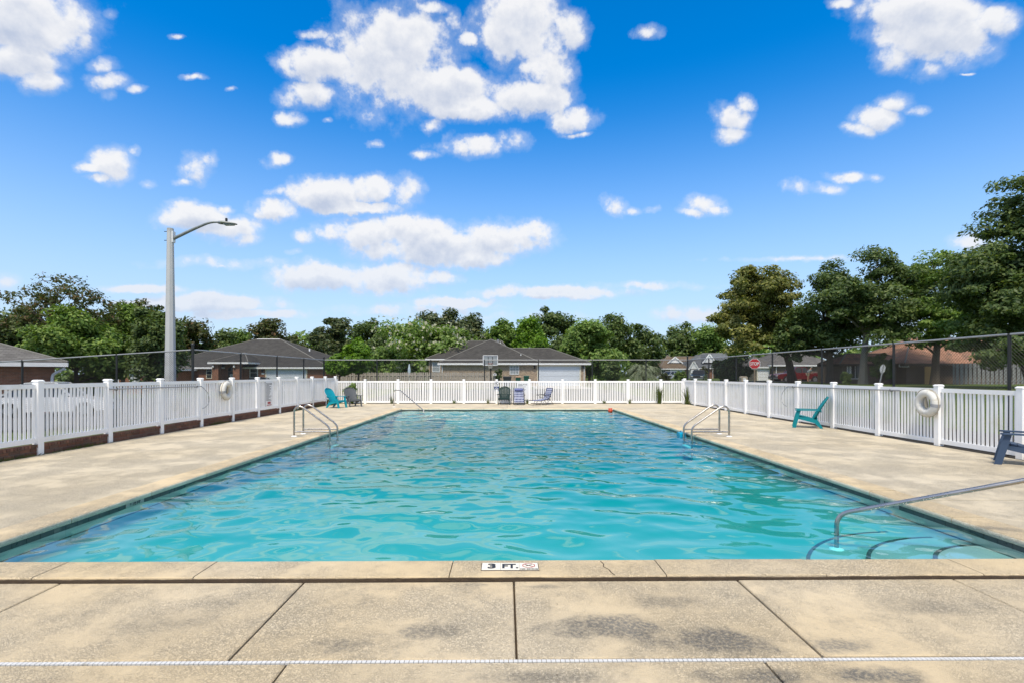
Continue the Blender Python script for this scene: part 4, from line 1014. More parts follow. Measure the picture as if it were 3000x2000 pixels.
# --- tan brick house in the centre
Yf = 58.0; gz = .22; ez = ztop(1062, Yf)
h = thing('brick_house', 'tan brick house with dark hip roofs behind the back fence', 'house', (0, 0, 0))
wallbox(h, xat(1293, Yf), xat(1716, Yf), Yf, Yf+8, gz-.3, ez-.05, M_tanbrick)
hip(h, xat(1293, Yf), xat(1720, Yf), Yf, Yf+8, ez, ztop(1020, 62)-ez, M_roofgrey, M_trim, .38, name='roof')
ax_ = xat(1438, 63.8); apz = ztop(995, 63.8)
hip(h, xat(1293, Yf), 2*ax_-xat(1293, Yf), Yf-.012, Yf+16, ez+.012, apz-ez, M_roofgrey, M_trim, .36, ridge=(ax_-.05, ax_+.05, 63.8), name='roof')
Yl = 66.5; el = ztop(1050, Yl)
wallbox(h, xat(1256, Yl), xat(1330, Yl), Yl, Yl+9, gz-.3, el-.06, M_tanbrick)
hip(h, xat(1256, Yl), xat(1500, Yl), Yl, Yl+9.5, el, ztop(998.5, 71.5)-el, M_roofgrey, M_trim, .4, ridge=(xat(1378, 71.5), xat(1470, 71.5), 71.5), name='roof')
garage(h, xat(1577, Yf), xat(1698, Yf), gz, ztop(1072, Yf), Yf)
window(h, xat(1507, Yf), ztop(1094, Yf), .95, .95, Yf, glass=M_curtain, grid=(3, 3))
window(h, xat(1278, Yl), ztop(1087, Yl), .9, 1.1, Yl, glass=M_curtain, grid=(1, 2))
downspout(h, xat(1711, Yf), Yf-.10, gz, ez-.2); downspout(h, xat(1296, Yf), Yf-.10, gz, ez-.2)
vent(h, (xat(1459, 64.5), 64.5, 5.1), .9, .13, M_galv); vent(h, (xat(1466, 65), 65.0, 5.0), .7, .06); vent(h, (xat(1526, 59.5), 59.5, ez+.5), .55, .06); vent(h, (xat(1552, 62), 62.0, 4.72), .2, .09, M_galv)
for px in (1566, 1708):
    m = MB(); x = xat(px, Yf); z = ztop(1074, Yf); m.lathe([(.03,0),(.10,.06),(.11,.28),(.14,.32),(.05,.42)], (x, Yf-.16, z-.2), 8); m.bar((x, Yf-.16, z+.2), (x, Yf, z+.12), .03, .03); m.build('wall_lantern', M_black, h)
# climbing vine by the fence end
# --- red brick house with the portico
Yf = 60.0; gz2 = -.35; ez = ztop(1073.5, Yf)
h = thing('brick_house', 'red brick house with portico and large grey hip roof at left', 'house', (0, 0, 0))
x0, x1 = xat(530, Yf), xat(955, Yf)
wallbox(h, x0-3.5, x1, Yf, Yf+17, gz2-.3, ez-.05, M_redbrick)
hip(h, x0-3.5, x1, Yf, Yf+17, ez, ztop(994, 68.6)-ez, M_roofgrey, M_trim, .4, ridge=(xat(752, 68.6), xat(822, 68.6), 68.6))
pe = ztop(1059, Yf-2); xa, xb = xat(617, Yf-2), xat(724, Yf-2)
hip(h, xa, xb, Yf-2, Yf+4, pe, 1.15, M_roofgrey, M_trim, .22, ridge=(xa+2.0, xb-2.0, Yf+1.4), name='porch_roof')
for pa, pb in ((620, 638), (681, 700)):
    wallbox(h, xat(pa, Yf-2), xat(pb, Yf-2), Yf-1.9, Yf-1.2, gz2-.3, pe-.24, M_redbrick, 'column')
wallbox(h, xat(638, Yf-2)+.01, xat(681, Yf-2)-.01, Yf-.5, Yf-.01, gz2-.3, pe-.26, M_redbrick, 'entry_wall')
m = MB(); m.box(xat(668, Yf-.6), xat(681, Yf-.6), Yf-.56, Yf-.505, gz2, 1.9); d_ = m.build('front_door', pmat('dark_door', (.03,.03,.028), .4), h)
m = MB(); m.prism([(xat(667,Yf-.6),2.0),(xat(682,Yf-.6),2.0),(xat(680,Yf-.6),2.35),(xat(674.5,Yf-.6),2.5),(xat(669,Yf-.6),2.35)], 'y', Yf-.55, Yf-.51); m.build('fan_light', M_glass, d_)
m = MB(); m.lathe([(.02,0),(.2,.0),(.2,.02),(.02,.02)], (0,0,0), 12); wreath = m.build('wreath', M_ring, d_); wreath.location = (xat(678, Yf-.6), Yf-.58, 1.45); wreath.rotation_euler = (R(90), 0, 0)
garage(h, xat(781, Yf), xat(897, Yf), gz2, ztop(1082, Yf), Yf)
window(h, xat(744, Yf), ztop(1103, Yf), .85, 1.0, Yf, trim=M_trim, grid=(1, 2)); window(h, xat(613, Yf), ztop(1106, Yf), .55, 1.2, Yf, trim=M_cream, grid=(1, 3)); window(h, xat(537, Yf), ztop(1108, Yf), .75, 1.2, Yf, trim=M_trim, glass=M_curtain, grid=(2, 3))
for px in (624.5, 686):
    m = MB(); m.lathe([(.05,0),(.11,.05),(.11,.2),(.04,.28)], (xat(px, Yf-2), Yf-2.02, ztop(1076, Yf-2)), 8); m.build('porch_lamp', M_trim, h)
m = MB(); m.lathe([(.05,0),(.14,.1),(.14,.3),(.05,.45)], (xat(770, Yf), Yf-.12, ztop(1088, Yf)), 8); m.build('wall_lantern', M_black, h)
m = MB(); m.box(xat(766, Yf), xat(775, Yf), Yf-.03, Yf-.005, ztop(1096, Yf), ztop(1091, Yf)); m.build('house_number_plate', M_trim, h)
m = MB(); m.tube([(xat(753, 68.6), 68.6, ztop(993.6, 68.6)), (xat(820, 68.6), 68.6, ztop(993.6, 68.6))], .06, 6); m.build('ridge_vent', M_trim, h)
vent(h, (xat(907, 66), 66, 4.6), .35, .1)
# --- red brick corner at the left edge
Yf = 26.0; ez = ztop(1060, Yf); gz3 = -.45
h = thing('brick_house', 'red brick house corner with white gutter at left edge', 'house', (0, 0, 0))
h.location = (xat(160, Yf), Yf, 0); h.rotation_euler = (0, 0, R(43))
wallbox(h, -16, 0, 0, 7, gz3-.2, ez-.16, M_redbrick)
hip(h, -16, 0, 0, 7, ez, 1.45, M_roofgrey2, M_trim, .5, fascia=.2)
m = MB(); m.tube(fillet([(.36, -.40, ez-.2), (.34, -.36, ez-.34), (-.06, -.1, ez-.62), (-.1, -.08, ez-.8), (-.1, -.08, gz3)], .12), .065, 8); m.build('downspout', M_trim, h, smooth=True)
# --- half hidden house between the left trees
Yf = 52.0; ez = ztop(1077, Yf)
h = thing('brick_house', 'small grey roofed brick house half hidden by left trees', 'house', (0, 0, 0))
wallbox(h, xat(318, Yf), xat(430, Yf), Yf, Yf+8, -.7, ez-.05, M_redbrick)
hip(h, xat(318, Yf), xat(430, Yf), Yf, Yf+8, ez, ztop(1018, 56)-ez, M_roofgrey2, M_trim, .35, ridge=(xat(352, 56), xat(368, 56), 56))
window(h, xat(334, Yf), .5, .9, 1.1, Yf); window(h, xat(395, Yf), .5, .9, 1.1, Yf, glass=M_curtain)
m = MB(); m.box(xat(354, Yf), xat(361, Yf), Yf-.35, Yf-.01, ztop(1090, Yf), ztop(1077, Yf)+.01); m.build('meter_box', M_trim, h)

def gable_front(root, xc, hw, y, zb, za, wall, trim, roofmat, depth, oh=.10, name='gable'):
    """gabled bay facing -Y: siding triangle, white rakes and two roof slopes running back"""
    m = MB(); m.prism([(xc-hw, zb), (xc+hw, zb), (xc, za)], 'y', y, y+.12); g = m.build(name, wall, root)
    sl = (za-zb)/hw; m = MB()
    for s in (-1, 1):
        a = (xc+s*(hw+oh), zb-sl*oh); m.add([(a[0], y-oh, a[1]+.10), (xc, y-oh, za+.10), (xc, y+depth, za+.10), (a[0], y+depth, a[1]+.10)], [(0,1,2,3)])
        m.add([(a[0], y-oh, a[1]+.05), (xc, y-oh, za+.05), (xc, y+depth, za+.05), (a[0], y+depth, a[1]+.05)], [(3,2,1,0)])
    m.build('gable_roof', roofmat, g, fix=False)
    m = MB()
    for s in (-1, 1): m.bar((xc+s*(hw+oh), y-oh-.03, zb-sl*oh-.03), (xc, y-oh-.03, za+.0), .06, .24, (0, -1, 0) if False else (0,0,1))
    m.build('rake', trim, g); return g
# --- brown roofed house far right of centre
Yf = 108.0; ez = ztop(1078, Yf); g4 = .55
h = thing('suburban_house', 'brown roofed house with white gable behind a silver car', 'house', (0, 0, 0))
wallbox(h, xat(1937, Yf), xat(2040, Yf), Yf, Yf+11, g4-.5, ez-.05, M_tanbrick)
hip(h, xat(1937, Yf), xat(2012, Yf), Yf, Yf+9, ez, 3.0, M_roofbrown, M_trim, .4)
hip(h, xat(1960, Yf), xat(2065, Yf), Yf+3, Yf+15, ez+.02, ztop(1043, 115)-ez, M_roofbrown, M_trim, .3, ridge=(xat(1978, 117), xat(2070, 117), 117))
gable_front(h, xat(1977.5, Yf+1.2), (2003-1960)/2*Yf/F, Yf+1.2, ztop(1062, Yf+1.2), ztop(1045, Yf+1.2), M_siding, M_trim, M_roofbrown, 7)
garage(h, xat(1966, Yf), xat(2004, Yf), g4, ztop(1083, Yf), Yf, trim=M_trim); window(h, xat(1944, Yf), 1.2, .8, 1.3, Yf); window(h, xat(1959, Yf), 1.2, .6, 1.3, Yf)
# --- blue-grey gabled house
Yf = 106.0; ez = ztop(1076, Yf)
h = thing('suburban_house', 'blue grey roofed house with two white gables behind dark pickup', 'house', (0, 0, 0))
wallbox(h, xat(2025, Yf), xat(2100, Yf), Yf+1.5, Yf+12, g4-.5, ez-.05, M_redbrick)
hip(h, xat(2025, Yf), xat(2135, Yf), Yf+1.5, Yf+14, ez, ztop(1034, 114)-ez, M_roofblue, M_trim, .4, ridge=(xat(2060, 114), xat(2130, 114), 114))
wallbox(h, xat(2024, Yf), xat(2048, Yf), Yf, Yf+1.4, g4-.5, ztop(1082, Yf)-.01, M_siding, 'bay_wall')
gable_front(h, xat(2032, Yf), (2048-2020)/2*Yf/F, Yf, ztop(1080, Yf), ztop(1057, Yf), M_siding, M_trim, M_roofblue, 8)
gable_front(h, xat(2078, Yf+2.5), (2099-2060)/2*Yf/F, Yf+2.5, ztop(1061, Yf+2.5), ztop(1036, Yf+2.5), M_siding, M_trim, M_roofblue, 8)
garage(h, xat(2027, Yf), xat(2047, Yf), g4, ztop(1085, Yf), Yf, trim=M_trim); downspout(h, xat(2095, Yf), Yf+1.2, g4, ez-.2)
# --- grey roofed brick house behind the red pickup
Yf = 70.0; ez = ztop(1067, Yf); g5 = G(xat(2330, Yf), Yf)
h = thing('brick_house', 'brown brick house with pale grey roof behind red pickup', 'house', (0, 0, 0))
wallbox(h, xat(2262, Yf), xat(2445, Yf), Yf, Yf+9, g5-.3, ez-.05, M_greybrick)
hip(h, xat(2262, Yf), xat(2445, Yf), Yf, Yf+9, ez, ztop(1022, 74.5)-ez, M_roofgrey2, M_trim, .4)
wallbox(h, xat(2221, Yf), xat(2262, Yf)-.01, Yf+.4, Yf+7, g5-.3, ez-.3, M_tanbrick, 'garage_wall')
hip(h, xat(2221, Yf), xat(2270, Yf), Yf+.4, Yf+7, ez-.25, 1.5, M_roofgrey2, M_trim, .3, name='garage_roof')
garage(h, xat(2224, Yf), xat(2257, Yf), g5, ztop(1076, Yf), Yf+.4, mat=M_trim, trim=M_cream); downspout(h, xat(2273, Yf), Yf-.1, g5, ez-.2)
# --- orange roofed house on the right
Yf = 46.0; ez = ztop(1063, Yf); g6 = G(xat(2700, Yf), Yf)
h = thing('brick_house', 'dark brick house with orange brown roof behind right trees', 'house', (0, 0, 0))
wallbox(h, xat(2655, Yf), xat(3080, Yf), Yf, Yf+8.5, g6-.3, ez-.05, M_greybrick)
M_darktrim = pmat('brown_trim', (.06,.045,.035), .7)
hip(h, xat(2655, Yf), xat(3080, Yf), Yf, Yf+8.5, ez, ztop(990, 50.2)-ez, M_rooforange, M_darktrim, .6, ridge=(xat(2668, 50.2), xat(2960, 50.2), 50.2))
wallbox(h, xat(2466, Yf+1), xat(2655, Yf)-.01, Yf+1.0, Yf+3.4, g6-.3, ez-.05, M_greybrick, 'wing_wall')
hip(h, xat(2466, Yf+1), xat(2680, Yf), Yf+1, Yf+3.4, ez-.02, .95, M_rooforange, M_darktrim, .5, name='wing_roof')
window(h, xat(2505, Yf+1), ztop(1107, Yf+1), .9, 1.15, Yf+1, grid=(2, 1)); window(h, xat(2648, Yf), ztop(1072, Yf), .75, .12, Yf, grid=(1, 1))
window(h, xat(2487, Yf+1), ztop(1112, Yf+1), .25, 1.3, Yf+1, glass=M_curtain, grid=(1, 1)); garage(h, xat(2442, Yf+6), xat(2470, Yf+6), g6, ztop(1073, Yf+6), Yf+6, mat=M_trim, trim=M_trim)
m = MB(); m.box(xat(2439, Yf+6), xat(2472, Yf+6), Yf+6.03, Yf+8.5, g6-.2, ztop(1066, Yf+6)); m.build('garage_wall', M_greybrick, h)

# ------------------------------------------------------------------ wooden fences
def board_fence(label, x0, x1, y, h_, mat, step=.19, gate=None):
    t = thing('board_fence', label, 'fence', (x0, y, G((x0+x1)/2, y)-.05)); n = int((x1-x0)/step); me_ = []
    for w in (.15, .155):
        m = MB(); m.box(-w/2, w/2, -.011, .011, 0, h_); m.add([(-w/2,-.011,h_),(w/2,-.011,h_),(w/2,.011,h_),(-w/2,.011,h_),(-w/2+.035,-.011,h_+.035),(w/2-.035,-.011,h_+.035),(w/2-.035,.011,h_+.035),(-w/2+.035,.011,h_+.035)], [(0,1,5,4),(1,2,6,5),(2,3,7,6),(3,0,4,7),(4,5,6,7)])
        o = m.build('board', mat, t); me_.append(o.data); bpy.data.objects.remove(o)
    r = random.Random(int(x0*10))
    for i in range(n): link('board', r.choice(me_), t, loc=(step*(i+.5), -.035 if i % 2 else .035, r.uniform(-.03,.03)), rot=(0, r.uniform(-.012,.012), 0))
    for z in (.3, h_-.3):
        m = MB(); m.box(0, n*step, -.022, .022, z, z+.09); m.build('rail', mat, t)
    return t
board_fence('weathered grey board fence in front of the tan house', xat(985, 50), xat(1455, 50), 50.0, ztop(1090, 50)-.22, M_wood_grey)
M_wood_blue = pmat('silvered_fence_board', (.19,.20,.20), .9, var=.4, scale=3, bstr=.4)
board_fence('silvery board fence beside the orange roofed house at right', xat(2792, 44), xat(3060, 44), 44.0, ztop(1075, 44)-G(18, 44)+.02, M_wood_blue)
y = 45.2; t = thing('wooden_gate', 'new tan wooden gate against the dark house wall', 'gate', (xat(2709, y), y, G(xat(2720, y), y)-.05))
gw = xat(2739, y)-xat(2709, y); gh = ztop(1073, y)-G(xat(2720, y), y)+.05
for i in range(6):
    m = MB(); m.box(gw/6*i+.006, gw/6*(i+1)-.006, -.012, .012, 0, gh+(.02 if i % 2 else 0)); m.build('board', M_wood_tan, t)
m = MB(); m.box(.01, gw-.01, .013, .05, .3, .4); m.box(.01, gw-.01, .013, .05, gh-.4, gh-.3); m.build('rail', M_wood_tan, t)

# ------------------------------------------------------------------ trees and plants
def leaves_mesh(name, C, N, S, rs, aspect=.5, droop=0.0):
    """one folded-diamond leaf (quad) per row"""
    n = len(C); t = rs.normal(size=(n, 3)); t -= (t*N).sum(1, keepdims=True)*N
    t[:, 2] -= droop*np.abs(t[:, 2]); t /= np.linalg.norm(t, axis=1, keepdims=True)+1e-9
    b = np.cross(N, t); S = S[:, None]
    v = np.empty((n, 4, 3)); bend = N*S*.18
    v[:, 0] = C-t*S; v[:, 1] = C+b*S*aspect+bend; v[:, 2] = C+t*S; v[:, 3] = C-b*S*aspect+bend
    me = bpy.data.meshes.new(name); me.vertices.add(4*n); me.vertices.foreach_set('co', v.reshape(-1).astype(np.float32))
    me.loops.add(4*n); me.loops.foreach_set('vertex_index', np.arange(4*n, dtype=np.int32))
    me.polygons.add(n); me.polygons.foreach_set('loop_start', np.arange(0, 4*n, 4, dtype=np.int32)); me.polygons.foreach_set('loop_total', np.full(n, 4, dtype=np.int32))
    me.update(calc_edges=True); me.validate(); return me
def unit(v): return v/(np.linalg.norm(v, axis=1, keepdims=True)+1e-9)
def crown_points(rs, blobs, nclump, nleaf, cr, flat, shell=(.55, 1.0), up=.6):
    vol = np.array([b[3]*b[4]*b[5] for b in blobs])**.75; k = rs.choice(len(blobs), nclump, p=vol/vol.sum())
    B = np.array(blobs)[k]; d = unit(rs.normal(size=(nclump, 3))); rad = rs.uniform(*shell, size=(nclump, 1))
    cc = B[:, :3]+d*rad*B[:, 3:6]
    # leaf-level spread round each clump
    per = rs.randint(0, nclump, nleaf); g = unit(rs.normal(size=(nleaf, 3)))*rs.uniform(.15, 1, size=(nleaf, 1))**.6
    crs = (cr*rs.uniform(.55, 1.35, size=nclump))[per][:, None]
    C = cc[per]+g*crs*np.array([1, 1, flat]); N = unit(g*.6+d[per]*.5+rs.normal(size=(nleaf, 3))*.55+np.array([0, 0, up]))
    return cc, C, N
def tree(label, X, Y, top, hw, bot, leafm, seed, n=6000, leaf=.22, clumps=80, cr=None, flat=.7, trunk=.18, barkm=None, nb=8, group='trees around the neighbourhood', name='tree', lean=0.0, depth=1.0, squash=1.0, fork=.35, bloom=0, cone=0.0, zb=None, open_=.0):
    n = int(n*1.5); rs = np.random.RandomState(seed); rg = random.Random(seed)
    z0 = (G(X, Y) if zb is None else zb)-.05
    t = thing(name, label, 'tree', (X, Y, z0), 0, group); top -= z0; bot -= z0; hh = (top-bot)/2; zc = bot+hh
    cx_ = lean
    blobs = []
    for i in range(nb):
        a = 2*math.pi*i/nb+rg.uniform(-.4, .4); f = rg.uniform(.25, .62); zz = rg.uniform(-.8, .66)
        s = rg.uniform(.36, .56); taper = 1-cone*max(0, zz)
        blobs.append((cx_+f*hw*math.cos(a)*taper, f*hw*depth*math.sin(a), zc+zz*hh*.85, s*hw*taper*squash, s*hw*depth*taper, s*hh*.85))
    blobs.append((cx_+rg.uniform(-.15,.15)*hw, 0, top-hh*.38, hw*.42*(1-cone*.5), hw*.42*depth, hh*.38))
    blobs.append((cx_+hw*.62, 0, zc-hh*.25, hw*.38, hw*.4*depth, hh*.34)); blobs.append((cx_-hw*.62, 0, zc-hh*.2, hw*.38, hw*.4*depth, hh*.34))
    cr = cr or hw*.22
    cc, C, N = crown_points(rs, blobs, clumps, n, cr, flat, shell=(.35+open_, 1.0))
    n_ = n; S = leaf*.84*rs.uniform(.5, 1.4, n)
    me_ = leaves_mesh('crown', C, N, S, rs); me_.materials.append(leafm); link('crown', me_, t)
    if bloom:
        sel = rs.choice(n, bloom, replace=False); o_ = unit(C[sel]-np.array([cx_, 0, zc]))
        me2 = leaves_mesh('blossom', C[sel]+o_*cr*.45+np.array([0, 0, .12]), unit(o_+rs.normal(size=(bloom, 3))*.4), leaf*rs.uniform(.5, 1.0, bloom), rs, .8); me2.materials.append(L_bloom); link('blossom', me2, t, kind='stuff')
    # trunk with limbs reaching into the lobes
    m = MB(); zf = bot+(top-bot)*fork; tr_top = top-hh*.5
    k = 9; path = [(cx_*(i/k)**1.4+rg.uniform(-.05,.05)*hw*.15*(i > 0), rg.uniform(-.05,.05)*hw*.15*(i > 0), tr_top*i/k) for i in range(k+1)]
    m.tube(path, [trunk*(1.25 if i == 0 else 1)*(1-.8*i/k) for i in range(k+1)], 8)
    order = sorted(range(len(cc)), key=lambda q: -np.linalg.norm(cc[q]-np.array([cx_, 0, zc])))
    for q in order[::max(1, len(cc)//26)][:26]:
        e = cc[q]; f = min(.92, max(.22, (e[2]-hh*.9)/tr_top)) if tr_top > 0 else .5
        f = max(.25, min(.9, (e[2]*.72)/tr_top)); i0 = f*k; a = Vector(path[int(i0)]).lerp(Vector(path[min(k, int(i0)+1)]), i0-int(i0)); e = Vector(e)
        mid = a.lerp(e, .5)+Vector((0, 0, .08*(e-a).length)); r0 = trunk*(.45-.25*f)
        m.tube([a, mid, e], [r0, r0*.6, r0*.22], 5, caps=False)
    m.build('trunk', barkm or M_bark, t, smooth=True, fix=False)
    return t
def T(label, pa, pb, ptop, pbot, Y, leafm, seed, **kw):
    """tree given by its outline in the photograph and its distance"""
    pc = (pa+pb)/2; tp = kw.pop('trunk_px', pc); X = xat(tp, Y)
    return tree(label, X, Y, ztop(ptop, Y), (pb-pa)/2*Y/F, ztop(pbot, Y), leafm, seed, lean=xat(pc, Y)-X, **kw)
gL, gB, gR = 'trees on the left', 'trees behind the houses', 'trees along the right side'
# left
T('tall open crowned tree with thin dark top at far left', -40, 335, 805, 1010, 34, L_red, 1, n=4200, leaf=.13, clumps=150, cr=.55, nb=9, trunk=.2, group=gL, open_=.25)
T('leafy mid green tree below the thin crown at left', 95, 350, 900, 1110, 32, L_mid, 2, n=15000, leaf=.15, clumps=120, cr=.8, trunk=.16, group=gL)
T('dark dense tree behind the left brick corner', -60, 125, 905, 1105, 33.5, L_dark, 3, n=12000, leaf=.15, clumps=90, cr=.8, group=gL)
T('mid green tree between lamp pole and open crowned tree', 300, 420, 893, 1095, 38, L_mid, 4, n=9000, leaf=.16, clumps=80, cr=.8, group=gL)
T('dense dark evergreen right behind the lamp pole', 392, 530, 905, 1112, 33, L_dark, 5, n=14000, leaf=.14, clumps=110, cr=.75, group=gL, nb=10)
T('spiky topped tree peeking above left trees', 340, 505, 878, 990, 44, L_red, 6, n=3500, leaf=.17, clumps=70, cr=.7, group=gL)
T('distant brown tipped tree right of the lamp pole', 505, 640, 925, 1060, 80, L_red, 7, n=3200, leaf=.36, clumps=46, cr=1.4, group=gB, open_=.2)
T('distant dark tree left of the portico roof', 590, 705, 955, 1070, 82, L_dark, 8, n=4200, leaf=.34, clumps=50, cr=1.4, group=gB)
T('pale yellow green tree behind the portico house', 640, 745, 962, 1060, 90, L_light, 9, n=3600, leaf=.36, clumps=46, cr=1.5, group=gB)
T('dark rounded tree above the portico house ridge', 705, 890, 938, 1075, 84, L_red, 10, n=6500, leaf=.34, clumps=70, cr=1.5, group=gB)
# centre
T('tall dark pine between the two brick houses', 935, 1035, 924, 1060, 92, L_pine, 11, n=3600, leaf=.36, clumps=42, cr=1.5, flat=.45, group=gB, open_=.2)
T('low dark tree right of the portico house', 888, 985, 965, 1085, 88, L_pine, 12, n=4600, leaf=.34, clumps=50, cr=1.5, group=gB)
T('broad dark tree left of the blossoming tree', 1020, 1150, 930, 1080, 90, L_dark, 13, n=6000, leaf=.35, clumps=60, cr=1.6, group=gB)
T('broad tree dotted with white blossom left of the tan house', 1045, 1405, 938, 1108, 74, L_light, 14, n=17000, leaf=.30, clumps=150, cr=1.7, group=gB, bloom=1500, nb=11, trunk=.3)
T('bright yellow green young tree by the board fence', 1008, 1092, 985, 1112, 47, L_bright, 15, n=5200, leaf=.17, clumps=50, cr=.55, group='bright young trees by the board fence', trunk=.1)
T('low bright green sapling left of the yellow green tree', 952, 1035, 1030, 1115, 46, L_bright, 16, n=4200, leaf=.16, clumps=42, cr=.5, group='bright young trees by the board fence', trunk=.08)
T('tall dark tree rising behind the white blossom', 1195, 1345, 903, 1060, 98, L_pine, 17, n=5200, leaf=.38, clumps=56, cr=1.7, group=gB)
T('dark pine behind the tan house ridge', 1335, 1440, 925, 1060, 98, L_pine, 18, n=4200, leaf=.38, clumps=44, cr=1.6, group=gB)
T('pale green tree behind the tan house chimney vent', 1425, 1520, 930, 1060, 94, L_mid, 19, n=4200, leaf=.36, clumps=46, cr=1.6, group=gB)
T('bright green pointed tree behind the tan garage roof', 1500, 1608, 936, 1060, 80, L_bright, 20, n=6500, leaf=.30, clumps=54, cr=1.3, group=gB, cone=.45)
T('big dark tree left of the round green tree', 1545, 1705, 904, 1070, 102, L_dark, 21, n=6200, leaf=.40, clumps=64, cr=1.8, group=gB)
T('round light green tree at the right end of the tan house', 1638, 1815, 940, 1100, 64, L_light, 22, n=14000, leaf=.24, clumps=120, cr=1.2, group=gB, trunk=.2)
T('dark billowing tree right of the round green tree', 1715, 1885, 913, 1080, 100, L_dark, 23, n=7000, leaf=.38, clumps=70, cr=1.7, group=gB)
T('thin dark tree between two taller ones at centre right', 1845, 1945, 962, 1085, 104, L_dark, 24, n=3200, leaf=.40, clumps=40, cr=1.7, group=gB, open_=.2)
T('lacy dark tree above the brown roofed house', 1920, 2085, 948, 1085, 125, L_dark, 25, n=5600, leaf=.46, clumps=64, cr=2.0, group=gB, open_=.15)
T('olive dark tree above the two white gables', 2045, 2150, 945, 1090, 118, L_mid, 26, n=5200, leaf=.42, clumps=50, cr=2.0, group=gB)
# right
T('yellow olive oak at the left end of the right trees', 2085, 2375, 778, 1075, 52, L_oak, 27, n=24000, leaf=.20, clumps=170, cr=1.05, flat=.55, group=gR, nb=12, trunk_px=2322, trunk=.42, open_=.18)
T('dark green tree with open branches next to the oak', 2300, 2545, 766, 1055, 47, L_dark, 28, n=17000, leaf=.18, clumps=120, cr=.95, flat=.6, group=gR, trunk_px=2432, trunk=.34, open_=.08)
T('tallest layered tree in the middle of the right trees', 2415, 2690, 712, 1030, 44, L_dark, 29, n=19000, leaf=.17, clumps=170, cr=.95, flat=.55, group=gR, trunk_px=2528, trunk=.34, barkm=M_barkpale, nb=13, open_=.08)
T('layered tree with airy crown above the tan gate', 2640, 2890, 726, 1015, 42, L_mid, 30, n=15000, leaf=.16, clumps=150, cr=.9, flat=.55, group=gR, trunk_px=2738, trunk=.32, nb=12, open_=.1)
T('huge near tree filling the right edge of view', 2775, 3245, 440, 1075, 31, L_dark, 31, n=36000, leaf=.16, clumps=260, cr=.95, flat=.5, group=gR, trunk_px=3060, trunk=.5, nb=15, cone=.35)
T('drooping lower boughs hanging over the silvery fence', 2790, 3080, 905, 1075, 34, L_mid, 32, n=11000, leaf=.14, clumps=90, cr=.8, flat=.4, group=gR, trunk_px=3010, trunk=.12)
def shrub(label, pa, pb, ptop, Y, leafm, seed, n=3000, leaf=.12, name='shrub', cat='shrub', zbot=None):
    X = xat((pa+pb)/2, Y); rs = np.random.RandomState(seed); z0 = G(X, Y) if zbot is None else zbot; hw = (pb-pa)/2*Y/F; hh = ztop(ptop, Y)-z0
    t = thing(name, label, cat, (X, Y, z0-.03))
    blobs = [(rs.uniform(-.45,.45)*hw, rs.uniform(-.3,.3)*hw, hh*rs.uniform(.3,.68), hw*.55, hw*.5, hh*.36) for _ in range(6)]
    cc, C, N = crown_points(rs, blobs, 50, n, hw*.26, .8, (.4, 1)); C[:, 2] = np.abs(C[:, 2])
    me_ = leaves_mesh('foliage', C, N, leaf*rs.uniform(.5, 1.3, n), rs); me_.materials.append(leafm); link('foliage', me_, t)
    m = MB()
    for c in cc[:9]: m.tube([(0,0,0), (c[0]*.4, c[1]*.4, c[2]*.5), tuple(c)], [.04*hw, .025*hw, .01*hw], 5)
    m.build('stem', M_bark, t, fix=False); return t
shrub('dark leaning shrub left of the feathery palm', 1765, 1838, 1040, 53.5, L_dark, 41, 6000, .15)
shrub('dark bush beside the stop sign post', 2085, 2205, 1040, 56, L_dark, 42, 9000, .17)
shrub('rust coloured small bush before the silver car', 1928, 1968, 1092, 62, L_red, 43, 1500, .12)
shrub('low green bush under the silver car', 1965, 2012, 1085, 60, L_mid, 44, 2000, .13)
shrub('dark red leafed bush before the blue grey house', 2050, 2078, 1068, 98, L_red, 45, 1200, .2)
shrub('dark shrub below the orange roof wing', 2545, 2620, 1030, 43.5, L_dark, 46, 5000, .14)
shrub('dark low shrub by the wing window', 2463, 2500, 1085, 43.5, L_dark, 47, 2000, .12)
shrub('bushy green climber on the board fence corner post', 1440, 1475, 1063, 50.5, L_dark, 48, 2500, .12)
shrub('green shrub behind the parked white car', 180, 330, 1072, 36, L_dark, 49, 5000, .14)
shrub('green ivy clump spilling under the rules sign', 772, 794, 1190, 20.2, L_mid, 50, 900, .045, zbot=0.0)
shrub('dark bush behind the grey adirondack chair', 1006, 1058, 1108, 27.55, L_mid, 51, 1700, .06, zbot=0.0)
shrub('dry weedy clump by the far left fence corner', 942, 985, 1168, 26.6, L_oak, 52, 900, .05, zbot=0.0)
shrub('light green trees seen low past the tan garage', 1735, 1790, 1050, 80, L_light, 53, 3000, .25)

def blades(label, X, Y, z0, h_, n, spread, wdt, mat, seed, name='grass_clump', cat='grass clump', arch=.5, rmin=.02):
    rg = random.Random(seed); t = thing(name, label, cat, (X, Y, z0)); m = MB()
    for i in range(n):
        a = rg.uniform(0, 6.283); r = rg.uniform(.2, 1)*spread; L = h_*rg.uniform(.6, 1.1); d = Vector((math.cos(a), math.sin(a), 0)); s = Vector((-d.y, d.x, 0))*wdt*rg.uniform(.6, 1.2)
        b = d*rg.uniform(0, rmin); pts = []
        for k in range(5):
            f = k/4; pts.append(b+d*r*f**1.7+Vector((0, 0, L*(f-arch*f**3*rg.uniform(.4, 1.0)*(r/spread)))))
        vs_ = []
        for k, p in enumerate(pts):
            w = (1-k/4)**.7*.5+.02; vs_ += [p-s*w, p+s*w]
        m.add(vs_, [(2*k, 2*k+1, 2*k+3, 2*k+2) for k in range(4)])
    m.build('blades', mat, t, fix=False, kind='stuff'); return t
